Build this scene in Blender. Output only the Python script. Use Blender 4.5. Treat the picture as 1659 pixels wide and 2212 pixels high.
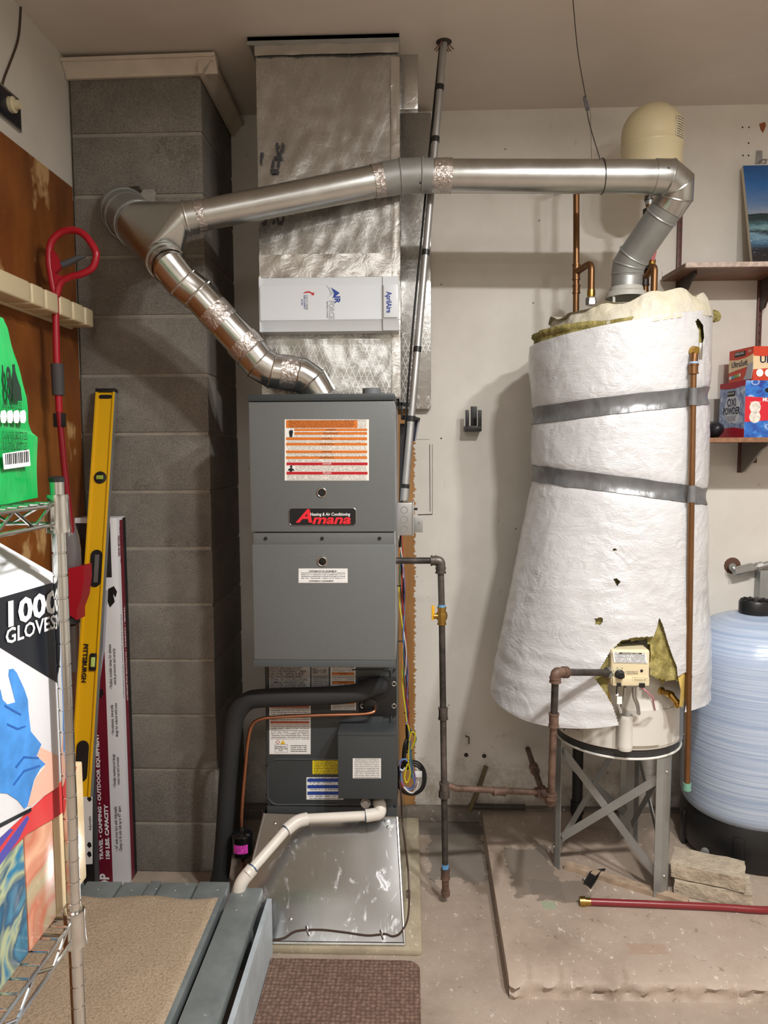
import bpy, bmesh, math, random
from mathutils import Vector as V, Matrix, noise as NZ
for o in list(bpy.data.objects): bpy.data.objects.remove(o)
SC = bpy.context.scene
COL = SC.collection
R = math.radians
random.seed(7)
# ---------------------------------------------------------------- camera
W, H, F = 1659, 2212, 1600.0
CAMZ, PITCH, YAW, ROLL = 1.54, 4.6, 2.0, 0.3
cd = bpy.data.cameras.new('camera'); cam = bpy.data.objects.new('camera', cd); COL.objects.link(cam)
CR = Matrix.Rotation(R(YAW), 3, 'Z') @ Matrix.Rotation(R(90-PITCH), 3, 'X') @ Matrix.Rotation(R(-ROLL), 3, 'Z')
cam.matrix_world = Matrix.Translation((0, 0, CAMZ)) @ CR.to_4x4()
cd.sensor_fit = 'VERTICAL'; cd.sensor_height = 36; cd.lens = F/H*36; cd.clip_start = .02
SC.camera = cam
CAM = V((0, 0, CAMZ))
# ---------------------------------------------------------------- light
vs = SC.view_settings
vs.view_transform = 'Standard'; vs.look = 'None'; vs.gamma = 1; vs.exposure = 0.25; vs.use_curve_mapping = False
wd = bpy.data.worlds.new('world'); SC.world = wd; wd.use_nodes = True
wd.node_tree.nodes['Background'].inputs[0].default_value = (.9, .85, .8, 1)
wd.node_tree.nodes['Background'].inputs[1].default_value = .05
def lamp(name, loc, power, size, col=(1, .93, .85), kind='POINT', rot=(0, 0, 0), sy=None):
    l = bpy.data.lights.new(name, kind); o = bpy.data.objects.new(name, l); COL.objects.link(o)
    o.location = loc; o.rotation_euler = rot; l.energy = power; l.color = col
    if kind == 'POINT': l.shadow_soft_size = size
    else:
        l.size = size
        if sy: l.shape = 'RECTANGLE'; l.size_y = sy
    return o
lamp('garage_panel_light', (.75, .72, 2.8), 40, .12, (1, .985, .96), 'AREA')
lamp('garage_panel_light', (1.25, .72, 2.8), 40, .12, (1, .985, .96), 'AREA')
lamp('ceiling_fill', (1.0, .72, 2.66), 7, .06, (1, .97, .93))  # added point lamp that lifts the ceiling brightness, not a known fixture
lamp('rear_fill', (-.1, -1.4, 2.8), 30, 1.2, (1, .985, .97), 'AREA', (0, 0, 0), .3)  # added soft fill behind the camera, stands for no known fixture

# ---------------------------------------------------------------- pixel helpers (each thing gets its own real distance)
def ray(px, py): return CR @ V(((px-W/2)/F, -(py-H/2)/F, -1))
def A(px, py, Y): d = ray(px, py); return CAM + d*(Y/d.y)
def AX(px, py, X): d = ray(px, py); return CAM + d*(X/d.x)
def AZ(px, py, z): d = ray(px, py); return CAM + d*((z-CAMZ)/d.z)
def AP(px, py, p0, n): d = ray(px, py); return CAM + d*((p0-CAM).dot(n)/d.dot(n))
def proj(p):
    q = CR.transposed() @ (p-CAM)
    return (W/2 + F*q.x/-q.z, H/2 - F*q.y/-q.z)
def inpoly(x, y, P):
    c = False; j = len(P)-1
    for i in range(len(P)):
        xi, yi = P[i]; xj, yj = P[j]
        if (yi > y) != (yj > y) and x < (xj-xi)*(y-yi)/(yj-yi)+xi: c = not c
        j = i
    return c

# ---------------------------------------------------------------- materials
MATS = {}
def s2l(c): return tuple((x/12.92 if x <= .04045 else ((x+.055)/1.055)**2.4) for x in (c if max(c) <= 1 else [k/255 for k in c]))
class NT:
    def __init__(s, name):
        s.m = bpy.data.materials.new(name); s.m.use_nodes = True; s.t = s.m.node_tree; s.b = s.t.nodes['Principled BSDF']; MATS[name] = s.m
    def n(s, ty, **kw):
        nd = s.t.nodes.new('ShaderNode'+ty)
        for k, v in kw.items(): setattr(nd, k, v)
        return nd
    def put(s, sock, v):
        if isinstance(v, bpy.types.NodeSocket): s.t.links.new(v, sock)
        elif v is not None: sock.default_value = v
    def math(s, op, a, b=None, c=None):
        nd = s.n('Math', operation=op); s.put(nd.inputs[0], a); s.put(nd.inputs[1], b)
        if c is not None: s.put(nd.inputs[2], c)
        return nd.outputs[0]
    def noise(s, vec, scale, detail=3, rough=.55, dist=0):
        nd = s.n('TexNoise'); s.put(nd.inputs['Vector'], vec); nd.inputs['Scale'].default_value = scale; nd.inputs['Detail'].default_value = detail
        nd.inputs['Roughness'].default_value = rough; nd.inputs['Distortion'].default_value = dist; return nd.outputs['Fac']
    def ramp(s, fac, stops):
        nd = s.n('ValToRGB'); cr = nd.color_ramp
        while len(cr.elements) < len(stops): cr.elements.new(.5)
        for e, (p, c) in zip(cr.elements, stops): e.position = p; e.color = (*c, 1) if len(c) == 3 else c
        s.put(nd.inputs[0], fac); return nd.outputs[0]
    def mix(s, fac, a, b, mode='MIX'):
        nd = s.n('Mix', data_type='RGBA', blend_type=mode)
        s.put(nd.inputs[0], fac)
        for i, v in ((6, a), (7, b)):
            if isinstance(v, tuple): v = (*v, 1) if len(v) == 3 else v
            s.put(nd.inputs[i], v)
        return nd.outputs[2]
    def pos(s): return s.n('NewGeometry').outputs['Position']
    def uv(s): return s.n('TexCoord').outputs['UV']
    def mapv(s, vec, scale=(1, 1, 1), loc=(0, 0, 0), rot=(0, 0, 0)):
        nd = s.n('Mapping'); s.put(nd.inputs[0], vec); nd.inputs['Scale'].default_value = scale; nd.inputs['Location'].default_value = loc; nd.inputs['Rotation'].default_value = rot
        return nd.outputs[0]
    def bump(s, h, st=.3, dist=.01):
        nd = s.n('Bump'); nd.inputs['Strength'].default_value = st; nd.inputs['Distance'].default_value = dist; s.put(nd.inputs['Height'], h)
        s.t.links.new(nd.outputs[0], s.b.inputs['Normal'])
    def set(s, col=None, rough=None, metal=None, **kw):
        if isinstance(col, tuple): col = (*col, 1)
        s.put(s.b.inputs['Base Color'], col); s.put(s.b.inputs['Roughness'], rough); s.put(s.b.inputs['Metallic'], metal)
        for k, v in kw.items(): s.put(s.b.inputs[k], v)
        return s.m
def M(name, col, rough=.5, metal=0, var=0, vs_=8, bump=0, bs=60, bd=.003, **kw):
    """plain material with a little colour variation and relief"""
    if name in MATS: return MATS[name]
    t = NT(name); c = s2l(col); p = t.pos()
    if var:
        f = t.noise(p, vs_, 4)
        lo = tuple(max(0, x*(1-var)) for x in c); hi = tuple(min(1, x*(1+var)) for x in c)
        colr = t.ramp(f, [(.3, lo), (.7, hi)])
    else: colr = c
    if bump: t.bump(t.noise(p, bs, 3), bump, bd)
    return t.set(colr, rough, metal, **kw)

# ---------------------------------------------------------------- geometry
class G:
    def __init__(s): s.v = []; s.f = []; s.uv = {}
    def add(s, vs_, fs):
        k = len(s.v); s.v += [V(x) for x in vs_]; s.f += [[i+k for i in f] for f in fs]; return s
    def box(s, x0, x1, y0, y1, z0, z1, bev=0, X=None, seg=2):
        x0, x1 = sorted((x0, x1)); y0, y1 = sorted((y0, y1)); z0, z1 = sorted((z0, z1))
        if bev:
            bm = bmesh.new(); bmesh.ops.create_cube(bm, size=1)
            for v in bm.verts: v.co = V(((x0+x1)/2+v.co.x*(x1-x0), (y0+y1)/2+v.co.y*(y1-y0), (z0+z1)/2+v.co.z*(z1-z0)))
            bmesh.ops.bevel(bm, geom=bm.edges[:], offset=bev, segments=seg, affect='EDGES', profile=.6)
            vv = [v.co.copy() for v in bm.verts]; bm.verts.index_update(); ff = [[v.index for v in f.verts] for f in bm.faces]; bm.free()
        else:
            vv = [V((x, y, z)) for z in (z0, z1) for y in (y0, y1) for x in (x0, x1)]
            ff = [[0, 2, 3, 1], [4, 5, 7, 6], [0, 1, 5, 4], [2, 6, 7, 3], [0, 4, 6, 2], [1, 3, 7, 5]]
        if X is not None: vv = [X @ v for v in vv]
        return s.add(vv, ff)
    def tube(s, pts, r, n=16, cap=True):
        """swept tube with mitred joints; r is one radius or one per point"""
        P = [V(p) for p in pts]; m = len(P)
        rr = r if isinstance(r, (list, tuple)) else [r]*m
        D = [(P[i+1]-P[i]).normalized() for i in range(m-1)]
        a = V((0, 0, 1)) if abs(D[0].z) < .9 else V((1, 0, 0))
        u = D[0].cross(a).normalized(); w = D[0].cross(u)
        base = [u*math.cos(2*math.pi*k/n)+w*math.sin(2*math.pi*k/n) for k in range(n)]
        k0 = len(s.v)
        for i in range(m):
            if i in (0, m-1): ring = base
            else:
                di, do = D[i-1], D[i]; nn = (di+do)
                nn = nn.normalized() if nn.length > 1e-6 else di
                q = di.rotation_difference(do)
                ring = [b - di*(b.dot(nn)/max(.2, di.dot(nn))) for b in base]
                base = [q @ b for b in base]
            s.v += [P[i]+b*rr[i] for b in ring]
        for i in range(m-1):
            for k in range(n):
                a0 = k0+i*n+k; a1 = k0+i*n+(k+1) % n
                s.f.append([a0, a1, a1+n, a0+n])
        if cap:
            s.f.append([k0+k for k in range(n)][::-1]); s.f.append([k0+(m-1)*n+k for k in range(n)])
        return s
    def lathe(s, prof, c=(0, 0, 0), ax=(0, 0, 1), n=32, cap=True, a0=0, a1=2*math.pi):
        c = V(c); ax = V(ax).normalized(); q = V((0, 0, 1)).rotation_difference(ax)
        full = abs(a1-a0-2*math.pi) < 1e-6; m = n if full else n+1; k0 = len(s.v)
        for r, z in prof:
            for k in range(m):
                t = a0+(a1-a0)*k/n; s.v.append(c+q @ V((r*math.cos(t), r*math.sin(t), z)))
        for i in range(len(prof)-1):
            for k in range(n):
                b0 = k0+i*m+k; b1 = k0+i*m+(k+1) % m
                s.f.append([b0, b1, b1+m, b0+m])
        if cap and full:
            s.f.append([k0+k for k in range(m)][::-1]); s.f.append([k0+(len(prof)-1)*m+k for k in range(m)])
        return s
    def ring(s, c, nrm, Rr, r, n=28, k=8):
        return s.lathe([(Rr+r*math.cos(t), r*math.sin(t)) for t in [2*math.pi*j/k for j in range(k+1)]], c, nrm, n, False)
    def poly(s, pts, d):
        """prism: polygon pts (3D) pushed along d"""
        n = len(pts); d = V(d); k = len(s.v); s.v += [V(p) for p in pts]+[V(p)+d for p in pts]
        s.f.append([k+i for i in range(n)][::-1]); s.f.append([k+n+i for i in range(n)])
        for i in range(n): j = (i+1) % n; s.f.append([k+i, k+j, k+n+j, k+n+i])
        return s
    def quad(s, tl, tr, br, bl, t=.0008):
        """label: printed front face (uv 0..1) standing t proud of its four corners"""
        tl, tr, br, bl = map(V, (tl, tr, br, bl)); nr = (bl-tl).cross(tr-tl).normalized()
        k = len(s.v); s.v += [bl+nr*t, br+nr*t, tr+nr*t, tl+nr*t, bl, br, tr, tl]
        s.uv[len(s.f)] = [(0, 0), (1, 0), (1, 1), (0, 1)]
        s.f += [[k, k+1, k+2, k+3], [k, k+4, k+5, k+1], [k+1, k+5, k+6, k+2], [k+2, k+6, k+7, k+3], [k+3, k+7, k+4, k]]
        return s
    def grid(s, nu, nv, fn, keep=None, wrap=False):
        k = len(s.v); mu = nu if wrap else nu+1
        for j in range(nv+1):
            for i in range(mu): s.v.append(V(fn(i/nu, j/nv)))
        for j in range(nv):
            for i in range(nu):
                q = [k+j*mu+i, k+j*mu+(i+1) % mu, k+(j+1)*mu+(i+1) % mu, k+(j+1)*mu+i]
                if keep and not keep(sum((s.v[x] for x in q), V())/4): continue
                s.f.append(q)
        return s
    def hull(s, pts):
        bm = bmesh.new()
        for p in pts: bm.verts.new(p)
        bmesh.ops.convex_hull(bm, input=bm.verts[:]); 
        bmesh.ops.delete(bm, geom=[v for v in bm.verts if not v.link_faces], context='VERTS')
        bm.verts.index_update(); s.add([v.co.copy() for v in bm.verts], [[v.index for v in f.verts] for f in bm.faces]); bm.free(); return s
    def fix(s):
        bm = bmesh.new(); vv = [bm.verts.new(v) for v in s.v]
        return bm
WL = {}
def ob(name, g, mat, parent=None, smooth=True, ang=38, stuff=False):
    me = bpy.data.meshes.new(name)
    vs_ = g.v
    lo = V([min(v[i] for v in vs_) for i in range(3)]); hi = V([max(v[i] for v in vs_) for i in range(3)])
    c = (lo+hi)/2
    if parent is None: c.z = lo.z
    me.from_pydata([v-c for v in vs_], [], g.f)
    if g.uv:
        uvl = me.uv_layers.new(name='UVMap')
        for fi, cs in g.uv.items():
            for li, uv in zip(me.polygons[fi].loop_indices, cs): uvl.data[li].uv = uv
    me.validate(); 
    if not g.uv:
        bm = bmesh.new(); bm.from_mesh(me); bmesh.ops.recalc_face_normals(bm, faces=bm.faces[:]); bm.to_mesh(me); bm.free()
    if smooth: me.shade_smooth(); me.set_sharp_from_angle(angle=R(ang))
    me.materials.append(mat)
    o = bpy.data.objects.new(name, me); COL.objects.link(o); WL[o.name] = c
    if parent is not None: o.parent = parent; o.location = c-WL[parent.name]
    else: o.location = c
    if stuff: o['kind'] = 'stuff'
    return o
def T(name, label, cat, loc, group=None):
    o = bpy.data.objects.new(name, None); COL.objects.link(o); o.location = loc; o.empty_display_size = .05
    WL[o.name] = V(loc); return tag(o, label, cat, group)
def tag(o, label, cat=None, group=None, kind=None):
    o['label'] = label
    if cat: o['category'] = cat
    if group: o['group'] = group
    if kind: o['kind'] = kind
    return o
def struct(name, g, mat, label=None, parent=None, **kw):
    o = ob(name, g, mat, parent, **kw)
    if parent is None: o['kind'] = 'structure'
    if label: o['label'] = label; 
    return o
def fil(pts, r, n=5):
    """round the inner corners of a polyline"""
    P = [V(p) for p in pts]; out = [P[0]]
    for i in range(1, len(P)-1):
        a, b, c = P[i-1], P[i], P[i+1]; u = a-b; w = c-b
        k = min(r, u.length*.48, w.length*.48); p0 = b+u.normalized()*k; p1 = b+w.normalized()*k
        for j in range(n+1):
            t = j/n; out.append(p0*(1-t)**2+b*2*t*(1-t)+p1*t*t)
    out.append(P[-1]); return out
def spl(pts, n=8):
    """smooth curve through the points"""
    P = [V(p) for p in pts]; P = [P[0]*2-P[1]]+P+[P[-1]*2-P[-2]]; out = []
    for i in range(1, len(P)-2):
        a, b, c, d = P[i-1:i+3]
        for j in range(n):
            t = j/n; out.append(.5*((2*b)+(c-a)*t+(2*a-5*b+4*c-d)*t*t+(3*b-a-3*c+d)*t**3))
    out.append(P[-2]); return out
def text(s, size, o, mat, parent, xd=(1, 0, 0), yd=(0, 0, 1), bold=0, shear=0, align='CENTER', lift=.0012, width=None, line=1.0, name='lettering'):
    cu = bpy.data.curves.new('t', 'FONT'); cu.body = s; cu.size = size; cu.offset = bold; cu.shear = shear; cu.align_x = align; cu.align_y = 'CENTER'
    cu.resolution_u = 2; cu.space_line = line
    tmp = bpy.data.objects.new('t', cu); me = bpy.data.meshes.new_from_object(tmp)
    bpy.data.objects.remove(tmp); bpy.data.curves.remove(cu)
    vs_ = [v.co.copy() for v in me.vertices]; fs = [list(p.vertices) for p in me.polygons]; bpy.data.meshes.remove(me)
    if not vs_: return
    x0 = min(v.x for v in vs_); x1 = max(v.x for v in vs_)
    k = (width/(x1-x0)) if width else 1
    xd = V(xd).normalized(); yd = V(yd).normalized(); nr = xd.cross(yd); o = V(o)
    g = G(); g.add([o+xd*(v.x*k)+yd*v.y+nr*lift for v in vs_], fs); g.uv = {0: []}
    return ob(name, g, mat, parent, smooth=False)
def fine(name, paper, ink, nl, nc, thr=.45, margin=.04):
    """paper printed with unreadably small lines"""
    if name in MATS: return MATS[name]
    t = NT(name); sp = t.n('SeparateXYZ'); t.put(sp.inputs[0], t.uv()); u, v = sp.outputs[0], sp.outputs[1]
    vl = t.math('MULTIPLY', v, float(nl)); fr = t.math('FRACT', vl); row = t.math('FLOOR', vl)
    lm = t.math('MULTIPLY', t.math('GREATER_THAN', fr, .3), t.math('LESS_THAN', fr, .75))
    cb = t.n('CombineXYZ'); t.put(cb.inputs[0], t.math('MULTIPLY', u, float(nc))); t.put(cb.inputs[1], t.math('MULTIPLY', row, 7.31))
    wm = t.math('GREATER_THAN', t.noise(cb.outputs[0], 1.0, 2, .7), thr)
    em = t.math('MULTIPLY', t.math('GREATER_THAN', u, margin), t.math('LESS_THAN', u, 1-margin))
    m = t.math('MULTIPLY', t.math('MULTIPLY', lm, wm), em)
    return t.set(t.mix(m, s2l(paper), s2l(ink)), .45, 0)

def L(name, x0, y0, x1, y1, Y, mat, parent, t=.0008, skew=0):
    """flat label on a plane facing the room at distance Y, by its photo rectangle"""
    return ob(name, G().quad(A(x0, y0, Y), A(x1, y0+skew, Y), A(x1, y1+skew, Y), A(x0, y1, Y), t), mat, parent, smooth=False)

# --- shared materials
def mk_metal(name, col, rough, streak=0, bumpk=.1, bs=30, spang=0.0, met=1.0):
    t = NT(name); p = t.pos(); c = s2l(col)
    f = t.noise(p, 9, 5, .6); f2 = t.noise(p, 120, 2)
    col_ = t.mix(t.math('MULTIPLY', f2, .5+spang), t.ramp(f, [(.3, tuple(x*.78 for x in c)), (.7, c)]), tuple(x*.8 for x in c))
    r = t.math('MULTIPLY_ADD', f, .22, rough-.1)
    t.bump(t.noise(p, bs, 3), bumpk, .004)
    return t.set(col_, r, met)
mk_metal('galvanized', (205, 206, 203), .3, bumpk=.06)
mk_metal('galvanized_dull', (172, 174, 172), .42, bumpk=.08, met=.65)
mk_metal('galvanized_bright', (215, 214, 210), .2, bumpk=.1, bs=14)
t = NT('sheet_metal'); p = t.pos(); c = s2l((186, 188, 190))
sm = t.noise(t.mapv(p, (1, .5, .5), rot=(0, .25, 0)), 26, 5, .7, 1.0); sk = t.math('MULTIPLY', t.math('MAXIMUM', t.math('SUBTRACT', sm, .58), 0.), 3.5)
fs = t.noise(p, 240, 2)
t.bump(t.noise(p, 3.5, 2), .10, .012)
t.set(t.mix(sk, t.mix(t.math('MULTIPLY', fs, .3), c, tuple(x*.75 for x in c)), (.75, .76, .78)), t.math('MULTIPLY_ADD', sk, .3, .19), t.math('MULTIPLY_ADD', sk, -.5, 1.))
mk_metal('chrome', (225, 225, 222), .12, bumpk=.02)
mk_metal('copper', (200, 138, 106), .34, bumpk=.05)
mk_metal('old_copper', (138, 100, 66), .38, bumpk=.12, met=.8)
mk_metal('brass', (196, 158, 84), .3, bumpk=.1)
mk_metal('emt', (182, 182, 180), .38, bumpk=.06, met=.75)
def mk_foil(name, scrim, col=(205, 203, 198), rough=.22, wr=.35, sc=30):
    t = NT(name); p = t.pos(); c = s2l(col)
    n1 = t.noise(p, sc, 4, .6, .8); n2 = t.noise(p, 7, 3, .5)
    h = t.math('MULTIPLY_ADD', n2, .6, n1)
    colr = t.ramp(n2, [(.25, tuple(x*.82 for x in c)), (.75, c)])
    if scrim:
        sp = t.n('SeparateXYZ'); t.put(sp.inputs[0], p)
        xx = t.math('ADD', sp.outputs[0], sp.outputs[1]); z = sp.outputs[2]
        def ln(e, k, w):
            fr = t.math('FRACT', t.math('MULTIPLY', e, k)); return t.math('LESS_THAN', t.math('ABSOLUTE', t.math('SUBTRACT', fr, .5)), w)
        a = ln(t.math('MULTIPLY_ADD', z, .42, xx), 50., .05); b = ln(t.math('MULTIPLY_ADD', z, -.42, xx), 50., .05); d = t.math('MULTIPLY', ln(z, 60., .04), .35)
        m = t.math('MAXIMUM', t.math('MAXIMUM', a, b), d)
        nm = t.math('MULTIPLY', t.math('MULTIPLY', m, t.math('GREATER_THAN', t.noise(p, 14, 2), .45)), t.ramp(z, [(0, (.9, .9, .9)), (.7, (.9, .9, .9)), (.8, (.25, .25, .25)), (1, (.2, .2, .2))]) if False else t.math('MULTIPLY_ADD', t.math('LESS_THAN', z, t.math('MULTIPLY_ADD', t.noise(p, 5, 2), .3, 2.05)), .82, .08))
        colr = t.mix(t.math('MULTIPLY', nm, .75), colr, (.95, .95, .94)); h = t.math('MULTIPLY_ADD', nm, .5, h); rs = t.math('MULTIPLY_ADD', nm, .3, rough); rough = rs
    t.bump(h, wr, .006)
    return t.set(colr, rough, .92)
mk_foil('foil_scrim', True, (190, 189, 186), wr=.2, rough=.27)
mk_foil('foil_tape', False, (215, 208, 204), .18, .8, 75)
mk_foil('foil_smooth', False, (208, 206, 202), .26, .3, 22)
def mk_rust(name, c0, c1, metal=.4, rough=.6):
    t = NT(name); p = t.pos(); f = t.noise(p, 22, 5, .65); t.bump(t.noise(p, 90, 3), .25, .003)
    return t.set(t.ramp(f, [(.35, s2l(c0)), (.65, s2l(c1))]), rough, metal)
mk_rust('black_iron', (52, 48, 46), (86, 80, 76), .5, .42)
mk_rust('rusty_iron', (82, 62, 52), (124, 98, 84), .25, .6)
mk_rust('mill_iron', (74, 68, 62), (112, 104, 98), .55, .45)
BLK = M('black_plastic', (24, 24, 25), .42, bump=.05)
RUB = M('foam_rubber', (40, 41, 42), .75, bump=.15, bs=180)
GREY = M('furnace_paint', (104, 107, 107), .36, bump=.35, bs=190, bd=.0012)
DGREY = M('dark_paint', (62, 66, 68), .38, bump=.12, bs=200, bd=.001)
RAIL = M('rail_paint', (54, 60, 62), .4)
WHITE = M('white_paper', (236, 236, 234), .5)
BLACKINK = M('black_ink', (22, 22, 24), .5)
GREYINK = M('grey_ink', (110, 112, 116), .5)
WINK = M('white_ink', (244, 244, 244), .5)
ORANGE = M('orange_ink', (216, 118, 34), .5)
REDINK = M('red_ink', (186, 22, 34), .5)
REDBR = M('bright_red_ink', (232, 38, 52), .4)
BLUEINK = M('blue_ink', (30, 62, 148), .5)
BRICKINK = M('brick_ink', (176, 88, 62), .5)
PVC = M('pvc_plastic', (228, 222, 212), .35, var=.06, vs_=14)
BLUECEM = M('blue_primer', (96, 150, 196), .5, var=.3, vs_=60)
WPLA = M('white_plastic', (212, 216, 220), .32)
TAPEB = M('black_tape', (26, 26, 27), .35)
# ================================================================ THE SETTING
XL, YB, ZC, YC = -1.16, 3.02, 2.87, 2.59
def mk_wall():
    t = NT('wall_paint'); p = t.pos(); sp = t.n('SeparateXYZ'); t.put(sp.inputs[0], p); x, z = sp.outputs[0], sp.outputs[2]
    base = t.ramp(t.noise(p, 3.2, 5, .6), [(.3, s2l((211, 205, 195))), (.7, s2l((227, 222, 213)))])
    # scuffs and specks
    sc = t.noise(t.mapv(p, (1, 1, .35)), 30, 5, .75)
    base = t.mix(t.math('MULTIPLY', t.math('GREATER_THAN', sc, .70), .35), base, s2l((150, 134, 112)))
    vo = t.n('TexVoronoi'); t.put(vo.inputs['Vector'], p); vo.inputs['Scale'].default_value = 9
    base = t.mix(t.math('MULTIPLY', t.math('LESS_THAN', vo.outputs['Distance'], .035), .75), base, s2l((84, 74, 62)))
    # grime low on the wall, ragged
    g = t.math('MINIMUM', t.math('MAXIMUM', t.math('MULTIPLY', t.math('SUBTRACT', t.math('MULTIPLY_ADD', z, -1.5, t.math('MULTIPLY', t.noise(p, 12, 6, .75), 1.5)), .36), 1.6), 0.), .6)
    base = t.mix(g, base, s2l((120, 100, 78)))
    # bare brown board where the paint was never brushed on
    e = t.math('MULTIPLY_ADD', t.noise(t.mapv(p, (1, 1, 14)), 6, 4, .7), .05, x)
    m = t.math('MULTIPLY', t.math('LESS_THAN', e, .045), t.math('GREATER_THAN', x, -.30))
    m = t.math('MULTIPLY', m, t.math('LESS_THAN', z, 1.72))
    brown = t.ramp(t.noise(t.mapv(p, (1, 1, .2)), 18, 4), [(.3, s2l((150, 104, 56))), (.7, s2l((178, 132, 78)))])
    base = t.mix(m, base, brown)
    t.bump(t.noise(t.mapv(p, (1, 1, .25)), 55, 4), .12, .004)
    t.set(base, .55, 0)
mk_wall()
def mk_ceil():
    t = NT('ceiling_paint'); p = t.pos()
    c = t.ramp(t.noise(p, 2.2, 5, .6), [(.3, s2l((209, 198, 187))), (.7, s2l((220, 210, 200)))])
    vo = t.n('TexVoronoi'); t.put(vo.inputs['Vector'], p); vo.inputs['Scale'].default_value = 4.5
    c = t.mix(t.math('MULTIPLY', t.math('LESS_THAN', vo.outputs['Distance'], .03), .5), c, s2l((110, 92, 78)))
    t.bump(t.noise(p, 70, 3), .06, .004); t.set(c, .6, 0)
mk_ceil()
def mk_conc(name, c0, c1, c2, sc=3.0, bs=45, spat=None):
    t = NT(name); p = t.pos()
    c = t.ramp(t.noise(p, sc, 6, .62), [(.3, s2l(c0)), (.52, s2l(c1)), (.75, s2l(c2))])
    c = t.mix(t.math('MULTIPLY', t.noise(p, 160, 2), .25), c, s2l(c0))
    sp = t.math('GREATER_THAN', t.noise(t.mapv(p, (1, .6, 1), rot=(0, 0, .6)), 42, 6, .85), .615); c = t.mix(t.math('MULTIPLY', sp, .75), c, s2l((226, 218, 206)))
    dk = t.math('GREATER_THAN', t.noise(t.mapv(p, loc=(4, 7, 2)), 24, 6, .85), .625); c = t.mix(t.math('MULTIPLY', dk, .5), c, s2l((92, 70, 56)))
    if spat:
        # worn patches where the floor paint has come away, each with its own outline
        s3 = t.n('SeparateXYZ'); t.put(s3.inputs[0], p)
        for (cx, cy, rx, ry, col, k) in spat:
            dx = t.math('DIVIDE', t.math('SUBTRACT', s3.outputs[0], cx), rx); dy = t.math('DIVIDE', t.math('SUBTRACT', s3.outputs[1], cy), ry)
            d = t.math('MAXIMUM', t.math('ABSOLUTE', dx), t.math('ABSOLUTE', dy)); d = t.math('ADD', d, t.math('MULTIPLY', t.noise(p, 11, 5, .75), 1.3))
            c = t.mix(t.math('MULTIPLY', t.math('LESS_THAN', d, 1.62), k), c, s2l(col))
    t.bump(t.noise(p, bs, 5, .7), .3, .006); t.set(c, .62, 0)
fpatch = [(AZ(985, 1840, 0).x, AZ(985, 1840, 0).y, .11, .2, (112, 106, 98), .75), (AZ(960, 1785, 0).x, AZ(960, 1785, 0).y, .17, .07, (92, 88, 84), .7)]
ppatch = [(AZ(1150, 1880, .05).x, AZ(1150, 1880, .05).y, .085, .16, (116, 106, 96), .8), (AZ(1212, 1925, .05).x, AZ(1212, 1925, .05).y, .10, .06, (118, 108, 98), .8),
          (AZ(1185, 1955, .05).x, AZ(1185, 1955, .05).y, .022, .022, (150, 164, 138), .8), (AZ(1400, 2050, .05).x, AZ(1400, 2050, .05).y, .06, .025, (160, 124, 102), .35)]
mk_conc('floor_paint', (140, 125, 111), (167, 151, 137), (183, 168, 154), spat=fpatch)
mk_conc('pad_paint', (149, 132, 118), (174, 157, 142), (189, 173, 159), spat=ppatch)
mk_conc('bare_concrete', (146, 134, 112), (176, 164, 140), (192, 182, 158), 6)
mk_conc('dirty_concrete', (92, 84, 76), (126, 116, 106), (156, 146, 134), 8)
struct('floor', G().box(XL-.1, 3.2, -2.7, 3.1, -.1, 0), MATS['floor_paint'], 'brown painted concrete garage floor', smooth=False)
struct('ceiling', G().box(XL-.1, 3.2, -2.7, 3.1, ZC, ZC+.1), MATS['ceiling_paint'], 'beige painted garage ceiling', smooth=False)
wb = struct('wall_back', G().box(XL-.1, 3.2, YB, YB+.1, 0, ZC), MATS['wall_paint'], 'off-white painted board wall behind the furnace', smooth=False)
struct('wall_right', G().box(3.1, 3.2, -2.6, YB, 0, ZC), MATS['wall_paint'], 'plain painted wall', smooth=False)
struct('wall_rear', G().box(XL, 3.1, -2.7, -2.6, 0, ZC), MATS['wall_paint'], 'plain painted wall', smooth=False)
wl = struct('wall_left', G().box(XL-.1, XL, -2.6, YB, 0, ZC), M('drywall', (206, 200, 190), .6, var=.06, vs_=4, bump=.05), 'white drywall side wall', smooth=False)
# hardboard sheet on the side wall
t = NT('hardboard'); p = t.pos()
c = t.ramp(t.noise(t.mapv(p, (1, 1, .5)), 7, 5, .6), [(.3, s2l((104, 56, 22))), (.7, s2l((142, 84, 36)))])
c = t.mix(t.math('MULTIPLY', t.math('MINIMUM', t.math('MAXIMUM', t.math('MULTIPLY', t.math('SUBTRACT', t.noise(t.mapv(p, (1, 1, .7), (3, 1, 5)), 5.5, 4, .6), .61), 16.), 0.), 1.), .75), c, s2l((206, 170, 118)))
t.bump(t.noise(p, 60, 3), .1, .003); t.set(c, .42, 0)
zp = AX(150, 403, XL).z
struct('hardboard_panel', G().box(XL, XL+.006, 1.62, 2.585, .02, zp, .001), MATS['hardboard'], parent=wl, smooth=False)
struct('hardboard_panel', G().box(XL, XL+.006, .40, 1.61, .02, zp, .001), MATS['hardboard'], parent=wl, smooth=False)
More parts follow.
